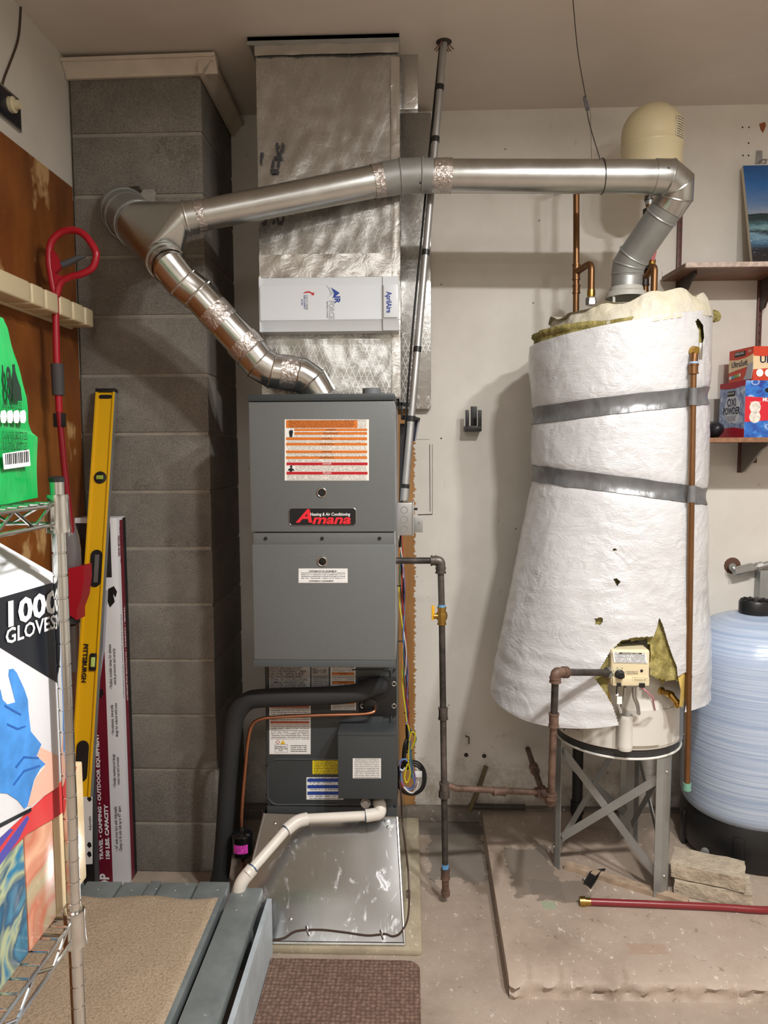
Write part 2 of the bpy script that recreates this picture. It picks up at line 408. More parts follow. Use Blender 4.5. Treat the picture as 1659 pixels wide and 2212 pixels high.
# seams and marks of the back wall
DARK = M('dark_gap', (58, 50, 42), .8)
def seam(x0, y0, x1, y1, w=.003):
    a = A(x0, y0, YB); b = A(x1, y1, YB)
    struct('seam', G().tube([a, b], w/2, 6), DARK, parent=wb)
for q in ((903, 1112, 934, 1111, .004), (934, 960, 934, 1111, .002), (928, 960, 929, 1105, .003), (898, 949, 928, 949, .0015), (1275, 240, 1278, 345, .0015)): seam(*q)
for (hx, hy) in ((1007, 1631), (1046, 1633)):
    struct('nail_hole', G().lathe([(.010, 0), (.008, .003), (.004, .004)], A(hx, hy, YB)+V((0, .001, 0)), (0, -1, 0), 14), DARK, parent=wb)
for (hx, hy) in ((1604, 275), (1618, 275), (1617, 309), (1605, 336), (1617, 336), (953, 947)):
    struct('screw_hole', G().lathe([(.004, 0), (.003, .002)], A(hx, hy, YB)+V((0, .001, 0)), (0, -1, 0), 10), DARK, parent=wb)
struct('wall_hole', G().poly([A(x, y, YB) for x, y in ((1640, 268), (1652, 264), (1654, 272), (1648, 287), (1643, 280))], (0, -.003, 0)), M('torn_board', (150, 82, 48), .8), parent=wb)
struct('nail', G().tube(fil([A(1006, 1590, YB), A(1006, 1590, YB-.02), A(1013, 1592, YB-.02), A(1013, 1607, YB-.018)], .004, 3), .0025, 6), M('rust_nail', (80, 60, 46), .6), parent=wb)
struct('baseboard_back', G().box(XL, 3.1, YB-.035, YB, 0, .06, .006), MATS['dirty_concrete'], 'grimy concrete ledge along the foot of the back wall')
# chimney of single-width concrete blocks
def mk_block():
    t = NT('block'); p = t.pos(); oi = t.n('ObjectInfo')
    c = t.ramp(t.noise(p, 5, 5, .65), [(.3, s2l((104, 99, 91))), (.7, s2l((140, 134, 125)))])
    c = t.mix(t.math('MULTIPLY', t.math('GREATER_THAN', t.noise(p, 330, 3, .7), .53), .55), c, s2l((70, 66, 60))); c = t.mix(t.math('MULTIPLY', t.math('GREATER_THAN', t.noise(t.mapv(p, loc=(3, 3, 3)), 360, 3, .7), .57), .4), c, s2l((176, 170, 160)))
    c = t.mix(t.math('MULTIPLY', t.math('GREATER_THAN', t.noise(p, 3.4, 6, .75), .62), .35), c, s2l((84, 72, 58)))
    c = t.mix(t.math('MULTIPLY', oi.outputs['Random'], .18), c, s2l((160, 154, 144)))
    t.bump(t.noise(p, 210, 4, .7), .55, .004); t.set(c, .85, 0)
mk_block()
MORT = M('mortar', (146, 139, 128), .85, var=.15, vs_=14, bump=.4, bs=120)
cx1 = A(455, 1062, YC).x
ch = struct('wall_chimney', G().box(XL+.008, cx1-.004, YC+.004, YB-.001, 0, ZC-.002), MORT, 'grey concrete block chimney in the corner', smooth=False)
zj = A(320, 1062, YC).z
for k in range(-8, 9):
    z0 = zj+k*.2032+.006; z1 = z0+.2032-.012
    if z1 < .02 or z0 > ZC-.03: continue
    struct('concrete_block', G().box(XL+.008+random.uniform(-.002, .002), cx1+random.uniform(-.001, .001), YC+random.uniform(-.0015, .0015), YB-.002, max(z0, .002), min(z1, ZC-.004), .004), MATS['block'], parent=ch)
# broken chip beside the flue
chip = [(305, 420), (312, 411), (334, 410), (338, 418), (336, 435), (341, 446), (332, 449), (318, 440)]
struct('chipped_block', G().poly([A(x, y, YC) for x, y in chip], (0, -.008, 0)), M('fresh_concrete', (150, 145, 136), .9, var=.2, vs_=30, bump=.5), parent=ch, smooth=False)
struct('flue_gap', G().poly([A(x, y, YC) for x, y in ((252, 407), (300, 402), (306, 412), (300, 424), (268, 420))], (0, -.004, 0)), DARK, parent=ch, smooth=False)
# cove moulding round the chimney top
TRIM = M('trim_paint', (206, 192, 176), .5, var=.1, vs_=9)
def cove(zc, hgt, out): return [(0, zc-hgt), (.012, zc-hgt), (out*.35, zc-hgt*.72), (out*.62, zc-hgt*.42), (out*.86, zc-hgt*.16), (out, zc-.012), (out, zc), (0, zc)]
pr = cove(ZC-.016, .05, .05)
struct('trim_1', G().poly([V((XL+.002, YC-o-.003, z)) for o, z in pr], (cx1-XL+.06, 0, .006)), TRIM, 'white cove moulding across the chimney front')
struct('trim_2', G().poly([V((cx1+o+.003, YC-.04, z-.004)) for o, z in pr], (0, YB-YC+.03, -.012)), TRIM, 'white cove moulding along the chimney side')
# raised concrete pad
PZ = .05
pc = [AZ(1099, 2113, PZ), AZ(1041, 1752, PZ)]
pc[1].y = YB-.036
g = G(); n = 60
xs = [pc[0].x+i*(2.6-pc[0].x)/n for i in range(n+1)]
def padf(x, y): return V((pc[0].x+(pc[1].x-pc[0].x)*(y-pc[0].y)/(pc[1].y-pc[0].y), y, 0))
def fy(x): return pc[0].y-.018*(x-pc[0].x)
def pad_pt(u, v):
    y = fy(0)+(pc[1].y-fy(0))*v; x0 = padf(0, y).x; x = x0+(2.7-x0)*u; return x, y
rows = []
def pad_surface(u, v):
    # v: 0 bottom of the broken front face, .25 its top, 1 back
    if v <= .25:
        k = v/.25; x, y = pad_pt(u, 0)
        rr = NZ.noise(V((x*22, k*4, 3)))*.018+NZ.noise(V((x*70, k*9, 7)))*.010
        return V((x, y-.012*(k < .99)+(rr if 0 < k < 1 else 0)-(.008 if k == 0 else 0), (PZ-.004)*k if k < 1 else PZ-.004))
    k = (v-.25)/.75; x, y = pad_pt(u, k); return V((x, y+(.006 if k < .05 else 0), PZ))
g.grid(160, 16, pad_surface)
yb = pc[1].y; g.add([V((*pad_pt(0, 0), 0)), V((*pad_pt(0, 1), 0)), V((*pad_pt(0, 1), PZ)), V((*pad_pt(0, 0), PZ))], [[0, 1, 2, 3]])
struct('floor_pad', g, MATS['pad_paint'], 'raised concrete slab under the water heater stand', ang=50)
struct('floor_plinth', G().box(A(545, 1755, 2.43).x-.03, AZ(908, 1900, .02).x, AZ(880, 2052, .02).y, YB-.036, 0, .02, .006), MATS['bare_concrete'], 'bare concrete footing under the duct base')
# ================================================================ FURNACE STACK
FY = 2.26
fx0 = (A(537, 868, FY).x+A(547, 1430, FY).x)/2; fx1 = (A(852, 868, FY).x+A(855, 1430, FY).x)/2
def zA(py, Y, px=700): return A(px, py, Y).z
fz1 = zA(851, FY); fz0 = zA(1441, FY)
fu = T('furnace', 'grey upright furnace cabinet with orange warning sticker and black badge', 'furnace', ((fx0+fx1)/2, 2.6, fz0))
SIDE = M('cabinet_side', (176, 178, 182), .4)
ob('cabinet', G().box(fx0+.004, fx1-.001, FY+.02, 2.97, fz0+.003, fz1-.004, .002), SIDE, fu)
ob('top_rail', G().box(fx0-.002, fx1+.001, FY-.004, 2.97, zA(866, FY), fz1, .003), RAIL, fu)
ud = ob('upper_door', G().box(fx0, fx1, FY, FY+.02, zA(1149, FY), zA(867, FY), .004), GREY, fu)
ob('door_rail', G().box(fx0+.006, fx1-.002, FY+.006, FY+.02, zA(1178, FY), zA(1151, FY), .002), GREY, fu)
ld = ob('lower_door', G().box(fx0+.002, fx1, FY, FY+.02, zA(1426, FY), zA(1176, FY), .004), GREY, fu)
ob('bottom_rail', G().box(fx0, fx1, FY-.001, FY+.03, fz0, zA(1426, FY), .002), M('rail_grey', (80, 85, 87), .4), fu)
def disc(name, px, py, Y, r, t, mat, par, n=16): return ob(name, G().lathe([(r, 0), (r, t*.6), (r*.8, t)], A(px, py, Y), (0, -1, 0), n), mat, par)
for (px, py) in ((574, 1163), (696, 1163), (820, 1163)): disc('screw', px, py, FY+.006, .0055, .004, BLK, fu, 8)
def porthole(px, py, par):
    c = A(px, py, FY)
    h = ob('sight_glass', G().lathe([(.0125, 0), (.0125, .0015), (.002, .0018)], c, (0, -1, 0), 24), M('dark_glass', (14, 14, 15), .1), par)
    ob('bezel', G().ring(c+V((0, -.001, 0)), (0, 1, 0), .0135, .0025, 24, 8), MATS['galvanized_bright'], h)
porthole(695, 1064, ud); porthole(696, 1213, ld)
# badge
b0, b1 = A(625, 1098, FY), A(769, 1134, FY)
bw, bh = b1.x-b0.x, b0.z-b1.z; bc = (b0+b1)/2
g = G(); rr = .009; pts = []
for (sx, sz, a) in ((1, 1, 0), (-1, 1, 90), (-1, -1, 180), (1, -1, 270)):
    for k in range(6): q = R(a+k*18); pts.append(V((bc.x+sx*(bw/2-rr)+rr*math.cos(q), FY, bc.z+sz*(bh/2-rr)+rr*math.sin(q))))
bd = ob('badge', g.poly(pts, (0, -.003, 0)), M('badge_black', (20, 20, 22), .35), ud); bd['label'] = 'black badge with red and white lettering'
ob('badge_rim', G().tube([p+V((0, -.002, 0)) for p in pts+[pts[0]]], .0012, 6, False), MATS['galvanized'], bd)
text('mana', .040, A(715, 1122.5, FY-.003), REDBR, bd, bold=.0011, shear=.25, width=bw*.58)
text('A', .056, A(657, 1116, FY-.003), REDBR, bd, bold=.0016, shear=.3, width=bw*.25)
text('Heating & Air Conditioning', .0135, A(713, 1111, FY-.003), WINK, bd, bold=.0002, shear=.15, lift=.0018, width=bw*.60)
# big warning sticker
PRN = fine('sticker_print', (240, 236, 228), (120, 112, 104), 46, 130, .46, .03)
wlb = L('warning_label', 615, 906, 797, 1038, FY, PRN, ud, .0006); wlb['label'] = 'white warning sticker with orange and red bars'
YL = FY-.0007
def bar(x0, y0, x1, y1, mat, txt=None, ink=BLACKINK, Y=None, par=None, size=.0068, tx=None):
    o = L('print_bar', x0, y0, x1, y1, Y or YL, mat, par or wlb, .0003)
    if txt: text(txt, size, A(tx or (x0+x1)/2, (y0+y1)/2, (Y or YL)), ink, par or wlb, lift=.0006)
L('print_bar', 618, 908, 772, 924, YL, ORANGE, wlb, .0003)
text('BEFORE OPENING THE FURNACE DOORS, PLEASE LOOK THROUGH THE VIEWPORT AND\nCONFIRM THAT THE CONTROL BOARD IS NOT DISPLAYING THE "EAL" or "EA0" ERROR\nCODE. IF THE CONTROL BOARD IS DISPLAYING THIS CODE, DO NOT OPEN THE FURNACE\nDOORS. PLEASE REFER TO THE INSTALLATION MANUAL FOR FURTHER INFORMATION.', .0056, A(694, 916, YL), BLACKINK, wlb, lift=.0006, width=.205, line=.9)
for (y, t_) in ((926, 'WARNING'), (934, 'ADVERTENCIA')): bar(636, y, 793, y+5, ORANGE, '\u25B2 '+t_ if False else t_)
for (y, t_) in ((945, 'WARNING'), (957, 'ADVERTENCIA'), (973, 'WARNING'), (986, 'ADVERTENCIA')): bar(618, y, 793, y+5.5, ORANGE, t_)
for (y, t_) in ((999, 'DANGER'), (1019, 'PELIGRO')): bar(619, y, 794, y+6, REDINK, t_, WINK)
def pict(pts, Y, par, mat=BLACKINK): return ob('pictogram', G().poly([A(x, y, Y) for x, y in pts], (0, -.0004, 0)), mat, par, smooth=False)
L('print_panel', 617, 926, 635, 944, YL, WHITE, wlb, .0002); L('print_panel', 619, 1006, 638, 1019, YL, WHITE, wlb, .0002)
pict([(626, 944), (624, 934), (625, 929), (627, 931), (628, 927), (630, 930), (632, 928), (633, 934), (631, 944)], YL-.0003, wlb)
pict([(621, 1018), (624, 1012), (628, 1011), (626, 1008), (628, 1005), (631, 1006), (632, 1009), (630, 1011), (634, 1013), (637, 1018), (632, 1016), (631, 1019), (626, 1019), (625, 1016)], YL-.0003, wlb)
# certification sticker
cl = L('certification_label', 645, 1228, 751, 1259, FY, fine('cert_print', (240, 240, 238), (110, 110, 112), 8, 70, .44, .05), ld, .0006)
L('print_panel', 646, 1229, 750, 1237, YL, WHITE, cl, .0002); L('print_panel', 646, 1252, 750, 1258.5, YL, WHITE, cl, .0002)
text('CONTAINS FCC ID: QOQBGM13P', .0078, A(697, 1234, YL), BLACKINK, cl, bold=.0001, width=.086)
text('CONTAINS IC: 5123A-BGM13P', .0068, A(694, 1255, YL), BLACKINK, cl, bold=.0001, width=.076)
# stub on top of the cabinet
ob('intake_collar', G().lathe([(.029, 0), (.029, .022), (.024, .022), (.024, 0)], V((A(803, 845, 2.34).x, 2.34, fz1)), (0, 0, 1), 28, False), M('grey_collar', (112, 114, 118), .45), fu)

# ---------------------------------------------------------------- coil cabinet
CY = 2.43
kx0, kx1 = A(574, 1600, CY).x, A(857, 1600, CY).x
kz0, kz1 = zA(1760, CY), fz0-.001
ck = T('coil_cabinet', 'dark grey coil cabinet with stickers and a control box under the furnace', 'coil cabinet', ((kx0+kx1)/2, 2.7, kz0))
ob('case', G().box(kx0, kx1, CY+.006, 2.97, kz0, kz1, .003), DGREY, ck)
ob('front_panel', G().box(kx0+.003, kx1-.045, CY, CY+.007, zA(1740, CY), kz1-.004, .003), DGREY, ck)
g = G(); ep = [A(x, y, CY) for x, y in ((730, 1738), (592, 1738), (578, 1725), (578, 1655), (590, 1640), (730, 1640))]
ob('pressed_rib', G().tube(fil(ep, .012, 4), .0035, 8), DGREY, ck)
ob('pressed_rib', G().tube(fil([A(x, y, CY) for x, y in ((735, 1558), (735, 1572), (845, 1572), (845, 1446), (760, 1446))], .01, 4), .003, 8), DGREY, ck)
ob('bottom_flange', G().box(kx0, kx1, CY-.002, CY+.01, kz0, zA(1742, CY), .002), DGREY, ck)
ob('service_plate', G().box(A(774, 1440, CY).x, kx1-.001, CY-.004, CY+.007, zA(1546, CY), zA(1462, CY), .006), BLK, ck)
for (px, py) in ((851, 1477), (783, 1525), (851, 1525)):
    c = A(px, py, CY-.004); gm = ob('grommet', G().ring(c, (0, 1, 0), .0068, .0022, 18, 8), MATS['galvanized'], ck)
    ob('bolt_hole', G().lathe([(.0058, 0), (.004, .002)], c, (0, -1, 0), 12), BLK, gm)
ob('line_gasket', G().lathe([(.026, 0), (.026, .004), (.02, .006)], A(800, 1525, CY-.004), (0, -1, 0), 24), BLK, ck)
for (px, py) in ((576, 1655), (577, 1718), (576, 1745), (853, 1742), (765, 1563), (852, 1447), (851, 1497)): disc('screw', px, py, CY, .004, .003, BLK, ck, 8)
# control box
KY = 2.335
bx0, bx1 = A(730, 1650, KY).x, A(857, 1650, KY).x
cb = ob('control_box', G().box(bx0, bx1, KY, CY+.002, zA(1725, KY), zA(1590, KY), .002), DGREY, ck)
g = G(); za, zb2 = zA(1590, KY), zA(1564, KY)
ob('box_lid', G().box(bx0, bx1, KY+.002, CY+.002, za-.001, za+.012, .002), DGREY, ck)
L('wiring_label', 762, 1638, 823, 1681, KY, fine('wiring_print', (232, 230, 226), (140, 138, 136), 11, 40, .42, .06), cb, .0006)
# stickers
def coil_label(x0, y0, x1, y1, mat, lab=None):
    o = L('sticker', x0, y0, x1, y1, CY-.0004, mat, ck, .0006)
    if lab: o['label'] = lab
    return o
CL = CY-.0012
s1 = coil_label(582, 1440, 670, 1489, M('grey_sticker', (186, 186, 184), .5), 'grey sticker with service warning text')
text('SERVICE PERSONNEL.DO NOT\nPUNCTURE REFRIGERANT TUBING.\nRISK OF FIRE.  DISPOSE OF PROP-\nERLY IN ACCORDANCE WITH\nFEDERAL OR LOCAL REGULATIONS.\nFLAMMABLE REFRIGERANT USED.\nRISK OF FIRE.  AUXILIARY DEVICES\nWHICH MAY BE IGNITION SOURCES', .0118, A(584, 1465, CL), BLACKINK, s1, align='LEFT', width=.128, line=.82, bold=.0001)
s2 = coil_label(673, 1440, 710, 1486, fine('plate_print', (170, 170, 170), (96, 96, 96), 12, 22, .42, .05))
L('print_panel', 674, 1441, 709, 1459, CL+.0003, M('grey_sticker2', (178, 178, 176), .5), s2, .0002)
text('MIN\nROOM\nAREA', .0085, A(675, 1449, CL), BLACKINK, s2, align='LEFT', line=.75); text('11.08\n1103', .0095, A(692, 1450, CL), BLACKINK, s2, align='LEFT', line=.8)
OR2 = fine('warn_print', (238, 236, 230), (120, 116, 112), 12, 34, .42, .05)
s3 = coil_label(714, 1440, 768, 1484, OR2); s5 = coil_label(715, 1512, 769, 1534, OR2)
for (y, p_) in ((1453, s3), (1472, s3), (1516, s5)): bar(717, y, 765, y+5, ORANGE, 'WARNING', BLACKINK, CL, p_, .0065)
s4 = coil_label(582, 1514, 671, 1629, fine('long_print', (238, 236, 232), (104, 100, 98), 30, 52, .42, .03), 'tall white sticker with rust-coloured bars')
for y in (1524, 1558): bar(584, y, 668, y+5, BRICKINK, None, BLACKINK, CL, s4)
L('print_panel', 583, 1597, 670, 1628, CL+.0002, WHITE, s4, .0003)
bx = [A(x, y, CL-.0004) for x, y in ((594, 1608), (621, 1608), (621, 1625), (594, 1625), (594, 1608))]
ob('print_frame', G().tube(bx, .0004, 4), BLACKINK, s4)
text('Refrigerant\nSafety Group\nA2L', .0082, A(607, 1616.5, CL), BLACKINK, s4, line=.8)
L('small_print', 626, 1609, 664, 1625, CL-.0002, fine('small_print', (238, 236, 232), (90, 90, 90), 4, 22, .42), s4, .0002)
def diamond(px, py, r, mat): return ob('pictogram', G().poly([A(px, py-r, CL-.0003), A(px+r, py, CL-.0003), A(px, py+r, CL-.0003), A(px-r, py, CL-.0003)], (0, -.0003, 0)), mat, s4, smooth=False)
diamond(600, 1603, 5, REDINK); diamond(600, 1603, 3.6, WHITE)
ob('pictogram', G().poly([A(611, 1598, CL-.0003), A(616.5, 1607.5, CL-.0003), A(605.5, 1607.5, CL-.0003)], (0, -.0003, 0)), M('yellow_ink', (226, 190, 50), .5), s4, smooth=False)
s6 = coil_label(675, 1641, 735, 1672, fine('yellow_print', (226, 204, 30), (110, 98, 20), 9, 34, .44, .05), 'yellow instruction sticker')
s7 = coil_label(662, 1679, 742, 1727, fine('blue_print', (238, 238, 236), (120, 124, 134), 10, 36, .46, .08), 'white sticker with three blue bars')
for y in (1682, 1696, 1710): bar(664, y, 739, y+7, BLUEINK, None, BLACKINK, CL, s7)
# drain fittings
pl = ob('drain_plug', G().lathe([(.017, 0), (.017, .01), (.0135, .011), (.0135, .018), (.011, .02)], A(790, 1733, CY), (0, -1, 0), 20), PVC, ck)
ob('plug_hex', G().lathe([(.009, .0), (.009, .006)], A(790, 1733, CY-.02), (0, -1, 0), 6), PVC, pl)
ob('drain_port', G().lathe([(.019, 0), (.019, .012)], A(818, 1734, CY), (0, -1, 0), 20), M('grey_pvc', (150, 152, 158), .4), ck)

# ---------------------------------------------------------------- sheet metal base
TLp, TRp = A(571, 1757, CY-.004), A(858, 1766, CY-.004)
BRp = AZ(874, 2041, .022); BLp = V((TLp.x-.055, BRp.y-.005, .022))
pb = T('duct_base', 'shiny sheet metal duct base with sloping front below the coil cabinet', 'duct', ((TLp.x+TRp.x)/2, 2.6, .022))
SM = MATS['sheet_metal']
nF = (BLp-TLp).cross(TRp-TLp).normalized()
g = G(); g.grid(24, 18, lambda u, v: (BLp*(1-u)+BRp*u)*(1-v)+(TLp*(1-u)+TRp*u)*v+nF*(.004*math.sin(u*math.pi)*math.sin(v*math.pi)+.0015*NZ.noise(V((u*4, v*4, 1)))))
fp = ob('front_panel', g, SM, pb)
g = G(); bk = 2.97
g.add([BRp, TRp, V((TRp.x, bk, TRp.z)), V((BRp.x+.004, bk, .022))], [[0, 1, 2, 3]]); ob('side_panel', g, SM, pb, smooth=False)
g = G(); g.add([BLp, TLp, V((TLp.x, bk, TLp.z)), V((BLp.x, bk, .022))], [[0, 1, 2, 3]]); ob('side_panel', g, SM, pb, smooth=False)
ob('edge_seam', G().tube([TRp+nF*.003, BRp+nF*.003], .004, 6), MATS['galvanized_bright'], pb)
ob('edge_seam', G().tube([TLp+nF*.003, BLp+nF*.003], .003, 6), MATS['galvanized'], pb)
ob('bottom_flange', G().tube([BLp+V((0, -.002, .004)), BRp+V((0, -.002, .004))], .005, 6), MATS['galvanized'], pb)
ob('top_flange', G().box(kx0-.002, kx1+.001, CY-.006, 2.97, kz0-.012, kz0-.001, .001), MATS['galvanized'], pb)
for (px, py) in ((594, 1779), (838, 1787), (846, 1980), (585, 1815), (628, 1986)):
    c = AP(px, py, TLp, nF); ob('sheet_screw', G().lathe([(.006, 0), (.005, .003), (.003, .004)], c, nF, 8), MATS['galvanized_bright'], pb)
# brown low-voltage cable clipped along the base
cw = T('thermostat_cable', 'thin brown cable clipped along the foot of the shiny duct base', 'cable', BRp)
def pf(x, y, h=.006): return AP(x, y, TLp, nF)+nF*h
cp = [pf(560, 2034, .012), pf(610, 2028), pf(640, 2012), pf(690, 2009), pf(740, 2014), pf(790, 2021), pf(815, 2020), pf(832, 2018), pf(850, 2023), pf(868, 2012, .008)]
cp += [V((BRp.x+.012, BRp.y+.05, .09)), V((BRp.x+.012, BRp.y+.12, .18)), V((TRp.x+.018, CY+.03, TRp.z-.04)), V((TRp.x+.014, CY+.01, TRp.z+.06)), V((TRp.x+.008, CY+.02, TRp.z+.12))]
BRN = M('brown_jacket', (66, 48, 38), .45)
ob('cable', G().tube(spl(cp, 6), .0032, 8), BRN, cw)
for (x, y) in ((666, 2012), (826, 2020)):
    ob('clip', G().tube([pf(x-4, y-10, .002), pf(x-2, y-2, .011), pf(x+2, y+9, .002)], .004, 6), MATS['galvanized_bright'], cw)
ob('clip', G().box(BRp.x+.004, BRp.x+.02, BRp.y+.08, BRp.y+.1, .12, .14, .003), MATS['galvanized_bright'], cw)

# ---------------------------------------------------------------- foil-wrapped supply duct
DY = 2.48
dx0, dx1 = A(562, 640, DY).x, A(861, 640, DY).x
dz1 = ZC-.014
du = T('supply_duct', 'tall foil-wrapped supply duct rising from the furnace to the ceiling', 'duct', ((dx0+dx1)/2, 2.72, fz1))
def wob(u, v, s): return .004*NZ.noise(V((u*5+s, v*9, s)))+.003*NZ.noise(V((u*16, v*24, s+3)))
def face(P0, Pu, Pv, nr, s): return lambda u, v: P0+Pu*u+Pv*v+nr*(wob(u, v, s)*min(1, 12*u*(1-u))*min(1, 30*v*(1-v)+.2))
hz = dz1-fz1-.001
Pz = V((0, 0, hz))
g = G().grid(40, 90, face(V((dx0, DY, fz1+.001)), V((dx1-dx0, 0, 0)), Pz, V((0, -1, 0)), 1.3))
ob('wrap_front', g, MATS['foil_scrim'], du, ang=60)
g = G().grid(20, 60, face(V((dx1, DY, fz1+.001)), V((0, .48, 0)), Pz, V((1, 0, 0)), 5.7)); ob('wrap_side', g, MATS['foil_scrim'], du, ang=60)
g = G().grid(20, 60, face(V((dx0, DY, fz1+.001)), V((0, .48, 0)), Pz, V((-1, 0, 0)), 9.1)); ob('wrap_side', g, MATS['foil_scrim'], du, ang=60)
FT = MATS['foil_smooth']
def ttape(name, x0, x1, y, z0, z1, t=.0025, mat=None): 
    n1 = max(4, int((x1-x0)/.01)); n2 = max(4, int((z1-z0)/.015))
    g = G().grid(min(n1, 40), min(n2, 90), lambda u, v: V((x0+(x1-x0)*u, y-t-.001+.0022*NZ.noise(V((u*14+z0, v*20, x0*9))), z0+(z1-z0)*v)))
    return ob(name, g, mat or FT, du, ang=60)
ttape('top_tape', dx0-.002, dx1+.004, DY-.006, zA(120, DY), dz1-.004)
ttape('corner_tape', dx1-.022, dx1+.006, DY-.005, fz1+.005, zA(130, DY))
ob('corner_tape', G().grid(4, 90, lambda u, v: V((dx1+.008+.002*NZ.noise(V((u*9, v*40, 2))), DY-.004+.06*u, fz1+.005+(zA(130, DY)-fz1-.005)*v))), FT, du, ang=60)
ttape('seam_tape', dx0, dx1, DY-.004, zA(600, DY), zA(560, DY)+.015)
ob('ceiling_flange', G().box(dx0-.025, dx1+.006, DY-.012, 2.97, dz1-.002, dz1+.012, .001).box(dx0-.025, dx1+.006, DY-.012, DY-.009, dz1-.014, dz1+.012), MATS['galvanized_dull'], du)
ob('foil_flap', G().box(dx1+.003, A(903, 160, 2.62).x, 2.60, 2.63, zA(236, 2.6, 890), zA(104, 2.6, 890), .006), FT, du)
ob('duct_liner', G().box(dx0+.006, dx1-.006, DY+.012, 2.96, fz1+.002, dz1-.002), MATS['galvanized_dull'], du, smooth=False)
# dot-matrix print on the facing
INK2 = M('faded_ink', (52, 52, 58), .6)
def strokes(lines):
    # broken stencil strokes of the manufacturer's mark
    for ln in lines: ob('stencil_mark', G().poly([A(x, y, DY-.0085) for x, y in ln], (0, -.0006, 0)), INK2, du, smooth=False)
strokes([[(596, 308), (602, 309), (600, 322), (604, 332), (598, 334), (595, 320)], [(609, 308), (613, 309), (610, 325), (605, 335), (602, 332), (607, 320)], [(593, 337), (607, 336), (611, 342), (605, 345), (592, 344), (590, 340)],
         [(589, 344), (593, 345), (589, 362), (584, 363)], [(600, 344), (604, 345), (602, 362), (597, 362)], [(583, 365), (602, 365), (601, 375), (585, 376)],
         [(562, 330), (570, 329), (566, 340), (564, 354), (561, 355)],
         [(572, 473), (576, 473), (574, 484), (565, 485), (565, 480), (571, 479)], [(590, 474), (595, 475), (591, 484), (588, 484)], [(597, 468), (601, 469), (602, 478), (608, 478), (611, 466), (614, 467), (611, 483), (599, 484)]])
# loose facing board against the wall
fb = ob('foil_insulation_board', G().box(A(860, 600, 2.975).x, A(931, 560, 2.975).x, 2.975, 3.012, zA(883, 2.975, 920), zA(243, 2.975, 920), .004), MATS['foil_scrim'])
tag(fb, 'narrow foil-faced insulation board on the wall behind the conduit', 'insulation')

# ---------------------------------------------------------------- media air cleaner
AY = 2.40
ax0, ax1 = A(560, 655, AY).x, A(861, 655, AY).x
az0, az1 = zA(714, AY), zA(596, AY)
ac = T('air_cleaner', 'white plastic air cleaner tray across the foil duct', 'air cleaner', ((ax0+ax1)/2, 2.44, az0))
xc = A(827, 655, AY).x
prof = [(DY+.0, az0-.0), (AY+.016, az0), (AY+.004, az0+.03), (AY, az0+.034), (AY, az1-.034), (AY+.004, az1-.026), (AY+.02, az1), (DY, az1)]
ob('tray', G().poly([V((ax0+.003, y, z)) for y, z in prof], (xc-ax0-.003, 0, 0)), WPLA, ac)
ob('side_rim', G().box(ax0-.002, ax0+.004, AY+.004, DY, az0-.002, az1+.002, .002), WPLA, ac)
cap = ob('end_cap', G().poly([V((xc, y-.006 if y < DY-.01 else y, z)) for y, z in prof], (ax1-xc, 0, 0)), WPLA, ac)
ob('end_cap_face', G().box(xc+.002, ax1-.002, AY-.012, AY-.004, az0+.036, az1-.03, .004), WPLA, ac)
DN, RT = (0, 0, -1), (1, 0, 0)
text('AprilAire', .024, A(840, 653, AY-.012), BLUEINK, cap, DN, RT, bold=.0005, width=.066)
tr_ = ac
text('IR', .026, A(728, 647, AY), BLUEINK, tr_, DN, RT, bold=.0008)
text('FORCE', .024, A(716, 669, AY), M('silver_ink', (176, 180, 188), .4), tr_, DN, RT, bold=.0008, width=.058)
text('HEATING & COOLING', .006, A(707, 669, AY), BLACKINK, tr_, DN, RT, width=.052)
text('SCAN TO ORDER', .0085, A(663, 653, AY), GREYINK, tr_, DN, RT, width=.046)
text('REPLACEMENT\nFILTER', .0085, A(655, 653, AY), BLUEINK, tr_, DN, RT, width=.044)
def flat(name, pts, Y, mat, par, t=.0008): return ob(name, G().poly([A(x, y, Y) for x, y in pts], (0, -t, 0)), mat, par, smooth=False)
flat('printed_logo', [(715, 621), (734, 633), (718, 645), (722, 634)], AY, BLUEINK, tr_)
flat('printed_logo', [(705, 616), (712, 622), (721, 634), (712, 640), (706, 646), (714, 636), (712, 628)], AY, M('silver_ink', (176, 180, 188), .4), tr_)
flat('printed_arrow', [(654, 634), (660, 630), (668, 629), (676, 633), (679, 631), (678, 638), (672, 637), (674, 635), (667, 632), (660, 633)], AY, REDINK, tr_)
# ================================================================ FLUE
GV, GD, GB = MATS['galvanized'], MATS['galvanized_dull'], MATS['galvanized_bright']
FTAPE = MATS['foil_tape']
def circ(c, n, r, k=28):
    q = V((0, 0, 1)).rotation_difference(V(n).normalized()); return [V(c)+q @ V((r*math.cos(2*math.pi*i/k), r*math.sin(2*math.pi*i/k), 0)) for i in range(k)]
def bead(g, c, n, r, t=.0035): return g.ring(c, n, r, t, 32, 6)
C0 = A(268, 456, YC+.005); C1 = A(362, 571, 2.28); ax = (C1-C0).normalized()
wy = T('vent_wye', 'galvanized wye fitting joining two flue pipes into the chimney', 'flue pipe', C0)
Ca = A(300, 486, 2.48)
Bd = A(403, 472, 2.32)
E1 = A(838, 386, 2.42)
bdir = (E1-Bd).normalized()
g = G(); g.tube([C0-ax*.02, Ca], [.077, .077], 36)
bead(g, C0+ax*.012, ax, .079, .004); bead(g, C0+ax*.062, ax, .079, .004); bead(g, Ca, ax, .079, .004)
ob('chimney_collar', g, GD, wy)
g = G(); g.hull(circ(Ca, ax, .0765)+circ(C1-ax*.045, ax, .056)+circ(Bd-bdir*.012, bdir, .050))
